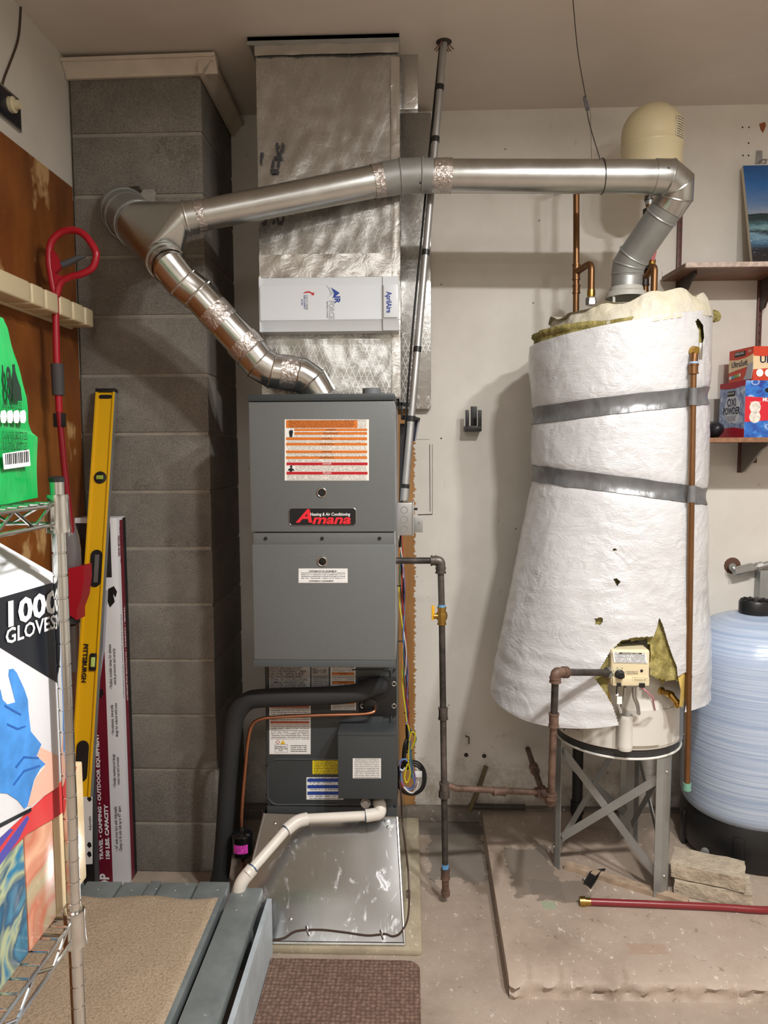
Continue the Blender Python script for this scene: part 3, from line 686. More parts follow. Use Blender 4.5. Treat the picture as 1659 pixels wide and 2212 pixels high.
ob('body', g, GV, wy, ang=50)
g = G(); g.tube([C1-ax*.05, C1+ax*.004], .056, 36); bead(g, C1-ax*.022, ax, .057); ob('outlet', g, GV, wy)
g = G(); g.tube([Bd-bdir*.014, Bd+bdir*.028], .0495, 36); bead(g, Bd, bdir, .0505, .004); ob('branch', g, GV, wy)
for i in range(4):
    p_ = (C1-ax*.05)*(1-i/4)+(Bd)*(i/4)
# furnace vent
fv = T('furnace_vent_pipe', 'bright galvanized vent pipe slanting from furnace top up to the wye', 'flue pipe', A(690, 850, 2.36))
q = [C1-ax*.03, C1+ax*.022, A(395, 611, 2.285), A(428, 636, 2.295), A(542, 760, 2.33), A(560, 784, 2.335), A(588, 801, 2.345), A(650, 810, 2.36), A(673, 824, 2.37), A(694, 866, 2.375)]
rr = .0515
q[-1].z = fz1-.002
def seg(name, pts, r, beads, mat, par):
    g = G().tube(pts, r, 36)
    rb_ = r if not isinstance(r, list) else max(r)
    for (c, n) in beads: bead(g, c, n, rb_+.0008, .003)
    return ob(name, g, mat, par, ang=25)
d = lambda a, b: (b-a).normalized()
seg('elbow', q[0:4], [.052, .053, .0535, .053], [(q[1], d(q[0], q[2])), (q[2], d(q[1], q[3])), (q[3], d(q[2], q[4]))], GB, fv)
seg('pipe', [q[3]-d(q[3], q[4])*.01, q[4]], rr, [], GB, fv)
seg('elbow', [q[4]-d(q[3], q[4])*.02]+q[5:8], .054, [(q[4], d(q[3], q[5])), (q[5], d(q[4], q[6])), (q[6], d(q[5], q[7]))], GB, fv)
seg('elbow', [q[6], q[7], q[8], q[9]], .0545, [(q[7]-V((.01, 0, 0)), d(q[6], q[8])), (q[8], d(q[7], q[9]))], GB, fv)
ob('base_collar', G().lathe([(.060, 0), (.060, .004), (.056, .006), (.056, .008)], V((q[9].x, q[9].y, fz1)), (0, 0, 1), 32), GD, fv)
def wrapt(par, a, b, r, s=0):
    """wrinkled foil tape round a straight pipe"""
    ax_ = d(a, b); ln = (b-a).length; qq = V((0, 0, 1)).rotation_difference(ax_)
    g = G().grid(48, 8, lambda u, v: a+qq @ V((0, 0, ln*v))+(qq @ V((math.cos(2*math.pi*u), math.sin(2*math.pi*u), 0)))*(r+.0012+.0018*abs(NZ.noise(V((math.cos(2*math.pi*u)*5+s, math.sin(2*math.pi*u)*5, v*4))))), wrap=True)
    return ob('foil_tape', g, FTAPE, par, ang=30)
P = lambda a, b, t: a+(b-a)*t
wrapt(fv, P(q[3], q[4], .25), P(q[3], q[4], .50), rr, 1); wrapt(fv, P(q[3], q[4], .80), P(q[3], q[4], 1.0), rr+.002, 2)
wrapt(fv, P(q[6], q[7], .30), P(q[6], q[7], .85), .0545, 3); wrapt(fv, C1-ax*.004, C1+ax*.022, .0535, 4)
# heater vent
HY = 2.42
hv = T('heater_vent_pipe', 'long galvanized vent pipe running overhead from wye to water heater', 'flue pipe', A(1353, 628, 2.59))
B1 = Bd+bdir*.02
seg('pipe', [B1, E1], [.0455, .0495], [], GV, hv)
e = [E1-bdir*.012, A(866, 381, HY), A(912, 379, HY), A(935, 380, HY)]
seg('elbow', e, .0525, [(e[1], d(e[0], e[2])), (e[2], d(e[1], e[3]))], GD, hv)
f0, f1 = e[3], A(1420, 382, HY)
seg('pipe', [f0-V((.02, 0, 0)), f1], .0505, [], GV, hv)
hcx = .756; hcy = 2.59
w_ = [f1-V((.012, 0, 0)), A(1442, 383, HY), A(1460, 398, HY+.012), A(1459, 424, HY+.03), A(1440, 452, HY+.05)]
seg('elbow', w_, .0535, [(w_[1], d(w_[0], w_[2])), (w_[2], d(w_[1], w_[3])), (w_[3], d(w_[2], w_[4]))], GV, hv)
hb = [w_[4]-d(w_[3], w_[4])*.01, A(1370, 552, 2.565), A(1358, 572, 2.58), A(1355, 592, 2.588), A(1353, 625, 2.59)]
seg('pipe', [hb[0], hb[1]], .0515, [(P(hb[0], hb[1], .2), d(hb[0], hb[1]))], GD, hv)
seg('elbow', [P(hb[0], hb[1], .97), hb[2], hb[3]], .0525, [(hb[1], d(hb[0], hb[2])), (hb[2], d(hb[1], hb[3]))], GD, hv)
seg('pipe', [hb[3]-d(hb[3], hb[4])*.01, hb[4]], .0505, [(hb[3], d(hb[2], hb[4]))], GD, hv)
wrapt(hv, P(B1, E1, .02), P(B1, E1, .06), .0458, 7); wrapt(hv, P(B1, E1, .92), P(B1, E1, 1.0), .0498, 8); wrapt(hv, A(938, 380, HY), A(976, 380, HY), .0512, 9)
for (px, py) in ((908, 395), (1445, 362)): disc('sheet_screw', px, py, HY-.052, .004, .003, BLK, hv, 8)
# hanger wire holding the long vent up
hw = T('hanger_wire', 'thin wire strap from ceiling looped round the long vent pipe', 'wire', A(1300, 350, HY))
WIRE = M('dark_wire', (58, 52, 48), .5, .5)
top = AZ(1236, -20, ZC)
ob('wire', G().tube(spl([top, A(1248, 110, 2.36), A(1266, 215, 2.42), A(1272, 262, 2.42), A(1298, 350, HY-.03)], 6), .0014, 6), WIRE, hw)
rc = A(1300, 381, HY); ob('loop', G().ring(rc, V((1, 0, .06)), .0525, .0014, 32, 6), WIRE, hw)
g = G()
for k in range(5): g.tube(spl([A(1263+random.uniform(-3, 3), 207+random.uniform(0, 6), 2.42+random.uniform(-.004, .004)), A(1266+random.uniform(-4, 4), 222, 2.42), A(1268+random.uniform(-5, 5), 238, 2.42+random.uniform(-.004, .004))], 4), .003, 6)
ob('tape_wrap', g, M('grey_rag', (92, 88, 88), .7), hw)

# ================================================================ CONDUIT AND SWITCH BOX
JY = 2.375
jx0, jx1 = fx1+.003, A(894, 1120, JY).x
jz0, jz1 = zA(1157, JY, 876), zA(1086, JY, 876)
cn = T('electrical_conduit', 'grey metal conduit leaning from ceiling down to the switch box', 'conduit', A(873, 1090, 2.40))
ct, cbm = AZ(959, 84, ZC), V(((jx0+jx1)/2-.004, JY+.025, jz1))
ct.y = max(ct.y, 2.53); ct = A(959, 84, ct.y); ct.z = ZC-.001
ob('pipe', G().tube([ct, cbm+V((0, 0, .004))], .0118, 20), MATS['emt'], cn)
ob('connector', G().tube([P(cbm, ct, .004), P(cbm, ct, .03)], .0142, 20), MATS['emt'], cn)
cdir = (ct-cbm)
for py in (190, 302, 546, 755, 905, 1052):
    # the tape sits where the photograph shows it along the slanting pipe
    lo, hi = 0., 1.
    for _ in range(30):
        m_ = (lo+hi)/2
        if proj(cbm+cdir*m_)[1] > py: lo = m_
        else: hi = m_
    ob('black_tape', G().tube([cbm+cdir*(m_-.006), cbm+cdir*(m_+.006)], .0132, 20), TAPEB, cn)
off = V((-.016, .01, 0))
ob('control_wire', G().tube(spl([ct+off*.7, cbm+cdir*.8+off, cbm+cdir*.6+off*1.1, cbm+cdir*.4+off*1.3, cbm+cdir*.2+off*1.1, cbm+cdir*.03+V((-.01, .03, 0)), V((fx1+.012, JY+.1, jz0-.05))], 8), .0036, 8), BLK, cn)
cc = AZ(959, 84, ZC); ob('ceiling_hole', G().lathe([(.026, 0), (.02, .003), (.013, .004)], V((ct.x, ct.y, ZC-.0005)), (0, 0, -1), 14), DARK, cn)
g = G()
for k in range(7): a_ = random.uniform(0, 6.28); g.tube(spl([V((ct.x+.015*math.cos(a_), ct.y+.015*math.sin(a_), ZC-.002)), V((ct.x+.024*math.cos(a_), ct.y+.024*math.sin(a_), ZC-.014)), V((ct.x+.032*math.cos(a_), ct.y+.02*math.sin(a_), ZC-.022))], 4), .0018, 5)
ob('torn_fibres', g, M('fibre', (116, 82, 60), .8), cn)
jb = T('switch_box', 'small steel switch box with knockouts on the furnace side', 'electrical box', ((jx0+jx1)/2, JY+.03, jz0))
ob('box', G().box(jx0, jx1-.003, JY, JY+.055, jz0, jz1, .004), MATS['emt'], jb)
ob('cover', G().box(jx1-.005, jx1, JY-.003, JY+.058, jz0-.002, jz1+.002, .001), MATS['emt'], jb)
for k in range(3):
    c = V(((jx0+jx1)/2-.003, JY-.0005, jz1-.023-k*(jz1-jz0-.046)/2))
    kn = ob('knockout', G().ring(c, (0, 1, 0), .0105, .0012, 22, 6), MATS['galvanized_dull'], jb)
ob('toggle', G().box(jx1, jx1+.012, JY+.02, JY+.028, jz1-.026, jz1-.018, .001), BLK, jb)
pk = ob('mounting_plate', G().box(jx1-.002, A(913, 1133, JY+.05).x, JY+.045, JY+.05, zA(1150, JY+.05, 900), zA(1118, JY+.05, 900), .001), MATS['galvanized_dull'], jb)
disc('screw', 906, 1129, JY+.045, .004, .003, GB, jb, 8)
# document holder hung on the furnace side
dh = T('document_holder', 'black wall pocket with leaflets behind the conduit beside the furnace', 'pocket', A(885, 955, 2.7))
ob('bracket', G().box(fx1+.002, A(891, 872, 2.62).x, 2.60, 2.64, zA(877, 2.62, 880), zA(869, 2.62, 880), .002).box(A(884, 900, 2.62).x, A(890, 900, 2.62).x, 2.60, 2.64, zA(903, 2.62, 885), zA(870, 2.62, 885), .001).box(A(866, 900, 2.62).x, A(870, 900, 2.62).x, 2.60, 2.64, zA(903, 2.62, 868), zA(870, 2.62, 868), .001), BLK, dh)
def fl3(name, pts, Y, mat, par, t=.004): return ob(name, G().poly([A(x, y, Y) for x, y in pts], (0, t, 0)), mat, par, smooth=False)
fl3('rim', [(866, 896), (889, 897), (908, 903), (907, 908), (888, 906), (866, 906)], 2.66, BLK, dh, .05)
fl3('back', [(888, 906), (907, 907), (898, 952), (886, 954)], 2.70, M('navy_print', (34, 38, 66), .4), dh, .006)
fl3('leaflet', [(880, 907), (889, 907), (886, 950), (880, 980)], 2.685, M('leaflet_print', (206, 190, 178), .5, var=.35, vs_=45), dh, .004)
fl3('edge', [(903, 907), (908, 905), (899, 950), (896, 951)], 2.69, M('silver_edge', (150, 150, 152), .3), dh, .012)
fl3('pouch', [(864, 915), (880, 915), (880, 985), (868, 1085), (862, 1085)], 2.70, M('dark_folder', (34, 34, 38), .5), dh, .01)
fl3('paper', [(872, 1028), (864, 1082), (874, 1082), (876, 1050)], 2.69, M('pale_paper', (206, 212, 226), .5), dh, .002)

# ================================================================ LOW-VOLTAGE WIRES
wb_ = T('wire_bundle', 'loose bundle of coloured control wires hanging beside the coil cabinet', 'wires', A(880, 1715, 2.6))
WC = {'yellow': (222, 204, 40), 'green': (48, 110, 90), 'blue': (96, 134, 186), 'white': (222, 222, 220), 'violet': (128, 104, 150), 'red': (176, 52, 56), 'black': (30, 30, 32), 'orange': (206, 130, 50)}
def wire(col, pts, r=.0022, name='wire'):
    return ob(name, G().tube(spl(pts, 6), r, 6), M('wire_'+col, WC[col], .4), wb_)
def along(off, amp, s, Y=2.6, y0=1150, y1=1565):
    out = []; n = 13
    for i in range(n+1):
        y = y0+(y1-y0)*i/n; xx = 863+(y-1150)/430*16+off+amp*math.sin(i*1.1+s)
        out.append(A(xx, y, Y+.012*math.sin(i*.9+s*2)))
    return out
for i, (c, o_, a_) in enumerate((('yellow', -3, 3), ('green', 0, 3), ('blue', 2, 3), ('violet', 4, 3.5), ('white', 1, 4), ('red', 3, 2.5), ('orange', -2, 2))): wire(c, along(o_, a_, i*1.3))
wire('black', along(2, 2, 4, 2.62, 1150, 1620), .006, 'cable')
wire('yellow', [A(x, y, 2.59) for x, y in ((881, 1565), (885, 1590), (882, 1640), (886, 1668), (882, 1686), (877, 1690), (874, 1676), (880, 1650))], .0028)
wire('yellow', [A(x, y, 2.585) for x, y in ((884, 1600), (889, 1582), (896, 1585), (896, 1600), (888, 1618))], .0028)
wire('green', [A(x, y, 2.59) for x, y in ((886, 1575), (898, 1592), (896, 1604), (888, 1622), (890, 1660), (889, 1680))], .003)
wire('blue', [A(x, y, 2.59) for x, y in ((884, 1580), (886, 1630), (889, 1665), (895, 1690), (890, 1705), (878, 1704), (868, 1690), (866, 1660))], .003)
wire('violet', [A(x, y, 2.595) for x, y in ((886, 1580), (887, 1640), (893, 1660), (897, 1685), (890, 1700), (874, 1700), (867, 1680), (864, 1655), (872, 1640), (880, 1645))], .003)
wire('red', [A(x, y, 2.585) for x, y in ((866, 1690), (876, 1706), (890, 1712), (898, 1705), (902, 1692))], .003)
wire('white', [A(x, y, 2.58) for x, y in ((864, 1662), (870, 1664), (875, 1658))], .003)
wire('white', [A(x, y, 2.58) for x, y in ((872, 1700), (882, 1710), (892, 1712), (900, 1702), (904, 1688))], .003)
wire('blue', [A(x, y, 2.58) for x, y in ((863, 1650), (866, 1642), (876, 1640), (880, 1644))], .003)
c_ = A(888, 1683, 2.62)
g = G()
for k in range(3):
    rr_ = .052+.006*k; g.tube([c_+V((rr_*math.cos(t_)*.85, .006*k+.004*math.sin(t_*3), rr_*math.sin(t_)*1.05)) for t_ in [2*math.pi*j/32 for j in range(33)]], .0035, 8)
ob('cable_coil', g, M('wire_black', WC['black'], .4), wb_)
ob('connector', G().box(c_.x+.012, c_.x+.04, c_.y-.012, c_.y-.004, c_.z+.012, c_.z+.034, .002, None), WHITE, wb_)
ob('cable', G().tube(spl([A(880, 1597, 2.61), A(875, 1612, 2.60), A(873, 1640, 2.6), A(880, 1660, 2.61)], 6), .008, 8), BLK, wb_)
for (x, y) in ((879, 1540), (881, 1625), (862, 1265), (866, 1385)): ob('cable_tie', G().ring(A(x, y, 2.6), (0, .2, 1), .009, .0018, 16, 6), BLK, wb_)

# ================================================================ REFRIGERANT LINES
sl = T('suction_line', 'thick black foam-insulated refrigerant line curving down beside the chimney', 'pipe', A(475, 1900, 2.42))
sp_ = [A(822, 1482, CY+.0), A(805, 1484, CY-.03), A(770, 1497, CY-.05), A(700, 1503, CY-.055), A(640, 1505, CY-.055), A(570, 1508, CY-.05), A(535, 1515, CY-.045), A(510, 1545, CY-.04), A(500, 1595, CY-.03), A(493, 1680, CY-.01), A(486, 1790, CY+.0), A(478, 1880, CY+.01)]
last = A(470, 1960, CY+.02); last.z = .03; sp_.append(last)
ob('insulated_pipe', G().tube(spl(sp_, 6), .0305, 24), RUB, sl)
ob('sleeve_end', G().tube([sp_[0]+V((0, .004, 0)), sp_[0]+V((0, -.012, 0))], .035, 24), BLK, sl)
ll = T('liquid_line', 'bare copper refrigerant line bent round to the filter drier', 'pipe', A(525, 1890, 2.38))
lp = [A(809, 1525, CY-.002), A(809, 1535, CY-.028), A(800, 1540, CY-.036), A(770, 1543, CY-.038), A(680, 1545, CY-.04), A(600, 1549, CY-.04), A(565, 1553, CY-.04), A(545, 1566, CY-.04), A(536, 1600, CY-.04), A(530, 1660, CY-.04), A(524, 1730, CY-.04), A(522, 1765, CY-.04), A(522, 1795, CY-.04)]
ob('tube', G().tube(spl(lp, 6), .0062, 12), MATS['copper'], ll)
ob('tube', G().tube([A(525, 1850, CY-.04), A(526, 1880, CY-.04), A(527, 1930, CY-.04)], .0062, 12), MATS['copper'], ll)
fc = A(523.5, 1820, CY-.04); tz, bz = zA(1793, CY-.04, 523), zA(1852, CY-.04, 523)
fdp = [(.007, bz-.012), (.009, bz-.002), (.028, bz+.008), (.0345, bz+.016), (.0345, tz-.018), (.036, tz-.017), (.036, tz-.013), (.028, tz-.004), (.011, tz), (.008, tz+.014)]
fd = ob('filter_drier', G().lathe([(r_, z_) for r_, z_ in fdp], (fc.x, fc.y, 0), (0, 0, 1), 28), M('gloss_black', (18, 18, 19), .12), ll); fd['label'] = 'black filter drier with pink sticker'
g = G(); zc_ = (tz+bz)/2
def cyl_label(c, r, a0, a1, z0, z1, n=14):
    g = G(); k = 0
    for i in range(n):
        b0, b1_ = a0+(a1-a0)*i/n, a0+(a1-a0)*(i+1)/n
        P_ = lambda a_, z: V((c.x+r*math.sin(a_), c.y-r*math.cos(a_), z))
        g.uv[len(g.f)] = [(i/n, 0), ((i+1)/n, 0), ((i+1)/n, 1), (i/n, 1)]
        g.add([P_(b0, z0), P_(b1_, z0), P_(b1_, z1), P_(b0, z1)], [[0, 1, 2, 3]])
    return g
ob('drier_label', cyl_label(fc, .0352, -.7, .75, zc_-.018, zc_+.012), fine('pink_print', (228, 70, 190), (60, 20, 50), 5, 12, .5, .1), fd)

# ================================================================ PVC DRAIN
pv = T('condensate_drain', 'white plastic drain pipe sloping across the shiny duct base', 'pipe', A(515, 1915, 2.2))
dp = [A(818, 1734, CY-.008), A(821, 1738, CY-.05), A(822, 1757, CY-.062), A(790, 1762, CY-.07), A(655, 1769, CY-.085), A(633, 1776, CY-.10), A(533, 1890, 2.17), A(519, 1908, 2.165), A(514, 1935, 2.165)]
ob('pipe', G().tube([P(dp[3], dp[4], -.05), P(dp[3], dp[4], 1.05)], .0158, 20), PVC, pv)
ob('pipe', G().tube([P(dp[5], dp[6], 0), P(dp[5], dp[6], 1)], .0158, 20), PVC, pv)
ob('elbow', G().tube(fil([dp[0], dp[1], dp[2], dp[3]], .03, 5), .0205, 20), PVC, pv)
ob('elbow', G().tube(fil([P(dp[3], dp[4], .93), dp[4]+(dp[5]-dp[4])*.6, P(dp[5], dp[6], .16)], .03, 5), .0205, 20), PVC, pv)
ob('elbow', G().tube(fil([P(dp[5], dp[6], .88), dp[7], dp[8]], .03, 5), .0205, 20), PVC, pv)
for (a_, b_, t0, t1) in ((dp[3], dp[4], -.015, .01), (dp[5], dp[6], .15, .172), (dp[5], dp[6], .872, .89)): ob('primer_ring', G().tube([P(a_, b_, t0), P(a_, b_, t1)], .0172, 20), M('dark_primer', (60, 84, 120), .5), pv)

# ================================================================ GAS PIPES
def fitting(g, p, dr, r, ln, n=16):
    """threaded fitting: barrel with banded ends"""
    dr = V(dr).normalized(); a = p-dr*ln/2; b = p+dr*ln/2
    g.tube([a, a+dr*.005], r*1.12, n); g.tube([a+dr*.004, b-dr*.004], r, n); g.tube([b-dr*.005, b], r*1.12, n); return g
GY = 2.43
gp = T('furnace_gas_pipe', 'black iron gas pipe with yellow valve dropping beside the furnace', 'pipe', A(962, 1935, GY))
BI, RI, MI = MATS['black_iron'], MATS['rusty_iron'], MATS['mill_iron']
g0, g1, g2 = A(856, 1211, GY), A(938, 1211, GY), A(952, 1232, GY)
gb = A(963, 1700, GY)
ob('pipe', G().tube([V((fx1-.002, GY, g1.z)), g1], .0107, 18), BI, gp)
g = G().tube(fil([g1-V((.006, 0, 0)), V((g2.x, GY, g1.z)), g2], .02, 6), .0155, 18); fitting(g, g1-V((.002, 0, 0)), (1, 0, 0), .016, .02); fitting(g, g2, (0, 0, 1), .016, .02); ob('elbow', g, MI, gp)
dz_ = lambda y: A(953+(y-1230)/670*9, y, GY)
ob('pipe', G().tube([g2, dz_(1312)], .0107, 18), MI, gp)
vy = dz_(1330)
g = G(); fitting(g, vy, (0, 0, 1), .0135, .06); g.lathe([(.017, -.012), (.019, 0), (.017, .012)], vy, (0, 0, 1), 18); g.lathe([(.009, 0), (.009, .03)], vy, (-1, -.3, 0), 12)
va = ob('gas_valve', g, MATS['brass'], gp)
hx = vy+V((-.028, -.008, 0))
ob('valve_handle', G().box(hx.x-.006, hx.x+.004, hx.y-.005, hx.y+.005, hx.z-.012, hx.z+.036, .002), M('yellow_handle', (226, 170, 24), .35), va)
ob('sealant_ring', G().tube([dz_(1306), dz_(1313)], .0125, 16), BLUECEM, gp)
ob('pipe', G().tube([dz_(1348), dz_(1535)], .0107, 18), BI, gp)
ob('coupling', fitting(G(), dz_(1541), (0, 0, 1), .015, .04), MI, gp)
ob('pipe', G().tube([dz_(1552), dz_(1700)], .0107, 18), MI, gp)
g = G(); fitting(g, dz_(1706), (0, 0, 1), .0155, .05); g.tube([dz_(1708), dz_(1722)], .019, 8); ob('union', g, MI, gp)
ob('pipe', G().tube([dz_(1725), dz_(1875)], .0107, 18), BI, gp)
ob('sealant_ring', G().tube([dz_(1866), dz_(1876)], .0118, 16), BLUECEM, gp)
g = G(); fitting(g, dz_(1888), (0, 0, 1), .0145, .035); g.tube([dz_(1896), dz_(1925)], .012, 16); g.lathe([(.0145, 0), (.0155, .01), (.014, .02)], dz_(1934), (0, 0, 1), 16); ob('drip_leg', g, RI, gp)
# branch pipe on the wall and heater riser
hg = T('heater_gas_pipe', 'rusty iron gas pipe rising to the water heater control', 'pipe', A(1190, 1735, 2.35))
RY = 2.19
bt = A(1190, 1733, RY)
tee = A(1172, 1712, 2.52)
ob('pipe', G().tube([dz_(1706)+V((.012, .01, .012)), P(dz_(1706), tee, .12)+V((0, 0, .006)), tee], .0107, 18), RI, hg)
ob('coupling', fitting(G(), P(dz_(1706), tee, .55), tee-dz_(1706), .014, .045), RI, hg)
g = G(); fitting(g, tee, tee-dz_(1706), .0155, .05); fitting(g, tee+V((0, 0, .002)), A(1140, 1620, 2.96)-tee, .0155, .05); ob('tee', g, RI, hg)
wp = A(1140, 1618, YB-.002)
ob('pipe', G().tube([tee, P(tee, wp, .5)], .0107, 18), RI, hg); ob('pipe', G().tube([P(tee, wp, .5), wp], .0107, 18), RI, hg)
ob('union', fitting(G(), P(tee, wp, .5), wp-tee, .0165, .05), RI, hg)
ob('pipe', G().tube([tee, bt], .0107, 18), RI, hg)
ob('elbow', fitting(G().tube(fil([P(bt, tee, .18), bt, bt+V((0, 0, .03))], .015, 5), .0155, 16), bt+V((0, 0, .02)), (0, 0, 1), .0158, .02), RI, hg)
rt = A(1200, 1452, RY-.035); 
rz = lambda y: P(bt, rt, (1733-y)/(1733-1452))
ob('pipe', G().tube([bt, rz(1560)], .0107, 18), RI, hg); ob('pipe', G().tube([rz(1560), rz(1470)], .0107, 18), BI, hg)
ob('coupling', fitting(G(), rz(1553), (0, 0, 1), .0145, .042), RI, hg)
ob('sealant_ring', G().tube([rz(1467), rz(1474)], .0122, 16), BLUECEM, hg)
re = A(1316, 1453, 2.262)
ob('elbow', fitting(fitting(G().tube(fil([rz(1470), rt, P(rt, re, .16)], .02, 6), .0152, 16), rz(1468), (0, 0, 1), .0158, .016), P(rt, re, .17), re-rt, .0158, .016), RI, hg)
ob('pipe', G().tube([P(rt, re, .15), re], .0107, 18), BI, hg)
# ================================================================ WATER HEATER
HC = V((.735, 2.59, 0)); HR = .215
CREAM = M('cream_enamel', (216, 212, 203), .3)
wh = T('water_heater', 'cream gas water heater with control valve showing below its blanket', 'water heater', (HC.x, HC.y, .50))
hz0 = zA(1622, 2.37, 1340)
ob('tank_jacket', G().lathe([(HR, hz0), (HR+.002, hz0+.004), (HR+.002, hz0+.03), (HR, hz0+.034), (HR, 1.93), (HR*.9, 1.95), (.03, 1.95)], (HC.x, HC.y, 0), (0, 0, 1), 72), CREAM, wh)
# perforated burner ring
t = NT('perforated'); p = t.pos(); sp = t.n('SeparateXYZ'); t.put(sp.inputs[0], p)
at_ = t.math('ARCTAN2', t.math('SUBTRACT', sp.outputs[1], HC.y), t.math('SUBTRACT', sp.outputs[0], HC.x))
fa = t.math('FRACT', t.math('MULTIPLY', at_, 36.)); fb_ = t.math('FRACT', t.math('MULTIPLY', sp.outputs[2], 160.))
m = t.math('MAXIMUM', t.math('LESS_THAN', fa, .3), t.math('LESS_THAN', fb_, .3))
t.set(t.mix(m, (.008, .008, .008), (.09, .09, .09)), .5, .3)
ob('burner_screen', G().lathe([(HR-.006, hz0-.030), (HR-.004, hz0+.002)], (HC.x, HC.y, 0), (0, 0, 1), 72, False), MATS['perforated'], wh)
ob('bottom_rim', G().ring(V((HC.x, HC.y, hz0-.031)), (0, 0, 1), HR-.004, .004, 72, 8), M('white_enamel', (232, 230, 224), .25), wh)
ob('bottom_pan', G().lathe([(.02, hz0-.033), (HR-.006, hz0-.033), (HR-.006, hz0-.030)], (HC.x, HC.y, 0), (0, 0, 1), 48), BLK, wh)
def cylp(px, py, r=HR):
    """point on the tank jacket seen at a pixel"""
    d_ = ray(px, py); ox, oy = -HC.x, -HC.y
    a_ = d_.x**2+d_.y**2; b_ = 2*(ox*d_.x+oy*d_.y); c_ = ox*ox+oy*oy-r*r; D_ = b_*b_-4*a_*c_
    if D_ < 0: return None
    return CAM+d_*((-b_-math.sqrt(D_))/(2*a_))
def patch(px0, px1, py0, py1, r0, r1):
    p0, p1 = cylp(px0, (py0+py1)/2, r1), cylp(px1, (py0+py1)/2, r1)
    a0, a1 = math.atan2(p0.x-HC.x, -(p0.y-HC.y)), math.atan2(p1.x-HC.x, -(p1.y-HC.y))
    pm = cylp((px0+px1)/2, py0, r1).z; pn = cylp((px0+px1)/2, py1, r1).z
    g = G(); n = 12
    for r in (r1, r0):
        for z in (pn, pm):
            for i in range(n+1): a_ = a0+(a1-a0)*i/n; g.v.append(V((HC.x+r*math.sin(a_), HC.y-r*math.cos(a_), z)))
    m_ = n+1
    for i in range(n):
        g.f += [[i, i+1, m_+i+1, m_+i], [i, 2*m_+i, 2*m_+i+1, i+1], [m_+i, m_+i+1, 3*m_+i+1, 3*m_+i]]
    g.f += [[0, m_, 3*m_, 2*m_], [n, 2*m_+n, 3*m_+n, m_+n]]
    return g
ob('outer_door', patch(1336, 1426, 1536, 1612, HR, HR+.012), CREAM, wh)
ob('inner_door_edge', patch(1260, 1330, 1536, 1612, HR, HR+.004), CREAM, wh)
ob('jacket_seam', patch(1424, 1472, 1530, 1606, HR, HR+.004), CREAM, wh)
ob('jacket_seam', patch(1469, 1476, 1520, 1600, HR, HR+.005), MATS['galvanized_dull'], wh)
pl_ = cylp(1236, 1556, HR+.003); al = math.atan2(pl_.x-HC.x, -(pl_.y-HC.y))
za_, zb_ = cylp(1236, 1536, HR+.003).z, cylp(1236, 1574, HR+.003).z
ob('rating_label', cyl_label(HC, HR+.004, al-.17, al+.17, zb_, za_), fine('rating_print', (214, 206, 186), (96, 90, 80), 12, 26, .38, .05), wh)
for (px, py) in ((1220, 1577), (1475, 1585)): c = cylp(px, py, HR+.002); ob('screw', G().lathe([(.005, 0), (.004, .003)], c, (c-HC).xy.to_3d(), 8), GB, wh)
# sight tube shield
sc0 = cylp(1351, 1543, HR+.02); sc1 = cylp(1351, 1616, HR+.02)
cxy = V((sc0.x, sc0.y-.0, 0))
sh = ob('manifold_shield', G().lathe([(.023, sc1.z-.004), (.0245, sc1.z+.004), (.0245, sc1.z+.012), (.0235, sc1.z+.016), (.0235, sc0.z-.016), (.0245, sc0.z-.012), (.0245, sc0.z-.004), (.0235, sc0.z), (.020, sc0.z), (.020, sc0.z-.02), (.002, sc0.z-.02)], (cxy.x, cxy.y, 0), (0, 0, 1), 28), CREAM, wh)
ob('shield_opening', G().lathe([(.0195, sc0.z-.012), (.002, sc0.z-.012)], (cxy.x, cxy.y, 0), (0, 0, 1), 20, False), BLK, wh)
# gas control valve
VY = 2.255
vx0, vx1 = A(1320, 1440, VY).x, A(1404, 1440, VY).x; vz0, vz1 = zA(1482, VY, 1360), zA(1404, VY, 1360)
IV = M('ivory_plastic', (222, 208, 172), .38)
mz = zA(1434, VY, 1360)
gv = ob('gas_control', G().box(vx0, vx1, VY, HC.y-HR+.03, vz0, vz1, .010, seg=3), IV, wh); gv['label'] = 'ivory gas control valve with black dial'
ob('control_step', G().box(vx0+.004, vx1-.002, VY-.006, VY+.01, vz0+.002, zA(1462, VY, 1360), .004), IV, gv)
ob('status_label', G().quad(A(1323, 1409, VY-.001), A(1396, 1411, VY-.001), A(1399, 1433, VY-.001), A(1326, 1431, VY-.001), .0012), fine('status_print', (232, 232, 230), (80, 80, 84), 7, 34, .43, .05), gv)
ob('status_header', G().quad(A(1338, 1409.5, VY-.0022), A(1386, 1410.5, VY-.0022), A(1386, 1413.5, VY-.0022), A(1338, 1412.5, VY-.0022), .0003), BLACKINK, gv)
text('STATUS LIGHT CODE', .005, A(1362, 1411.5, VY-.0025), WINK, gv, width=.05)
kc = A(1338, 1456, VY-.004)
kb = ob('dial', G().lathe([(.0145, 0), (.0145, .004), (.0118, .006), (.011, .018), (.009, .02)], kc, (0, -1, 0), 28), BLK, gv)
ob('dial_grip', G().box(kc.x-.0095, kc.x+.0095, kc.y-.026, kc.y-.016, kc.z-.003, kc.z+.003, .002, Matrix.Translation(kc) @ Matrix.Rotation(R(25), 4, 'Y') @ Matrix.Translation(-kc)), BLK, kb)
for k in range(6):
    a_ = R(200-k*46); ob('dial_mark', G().box(kc.x+.0195*math.cos(a_)-.001, kc.x+.0195*math.cos(a_)+.001, VY-.0008, VY+.001, kc.z+.0195*math.sin(a_)-.001, kc.z+.0195*math.sin(a_)+.001), BLACKINK, gv, smooth=False)
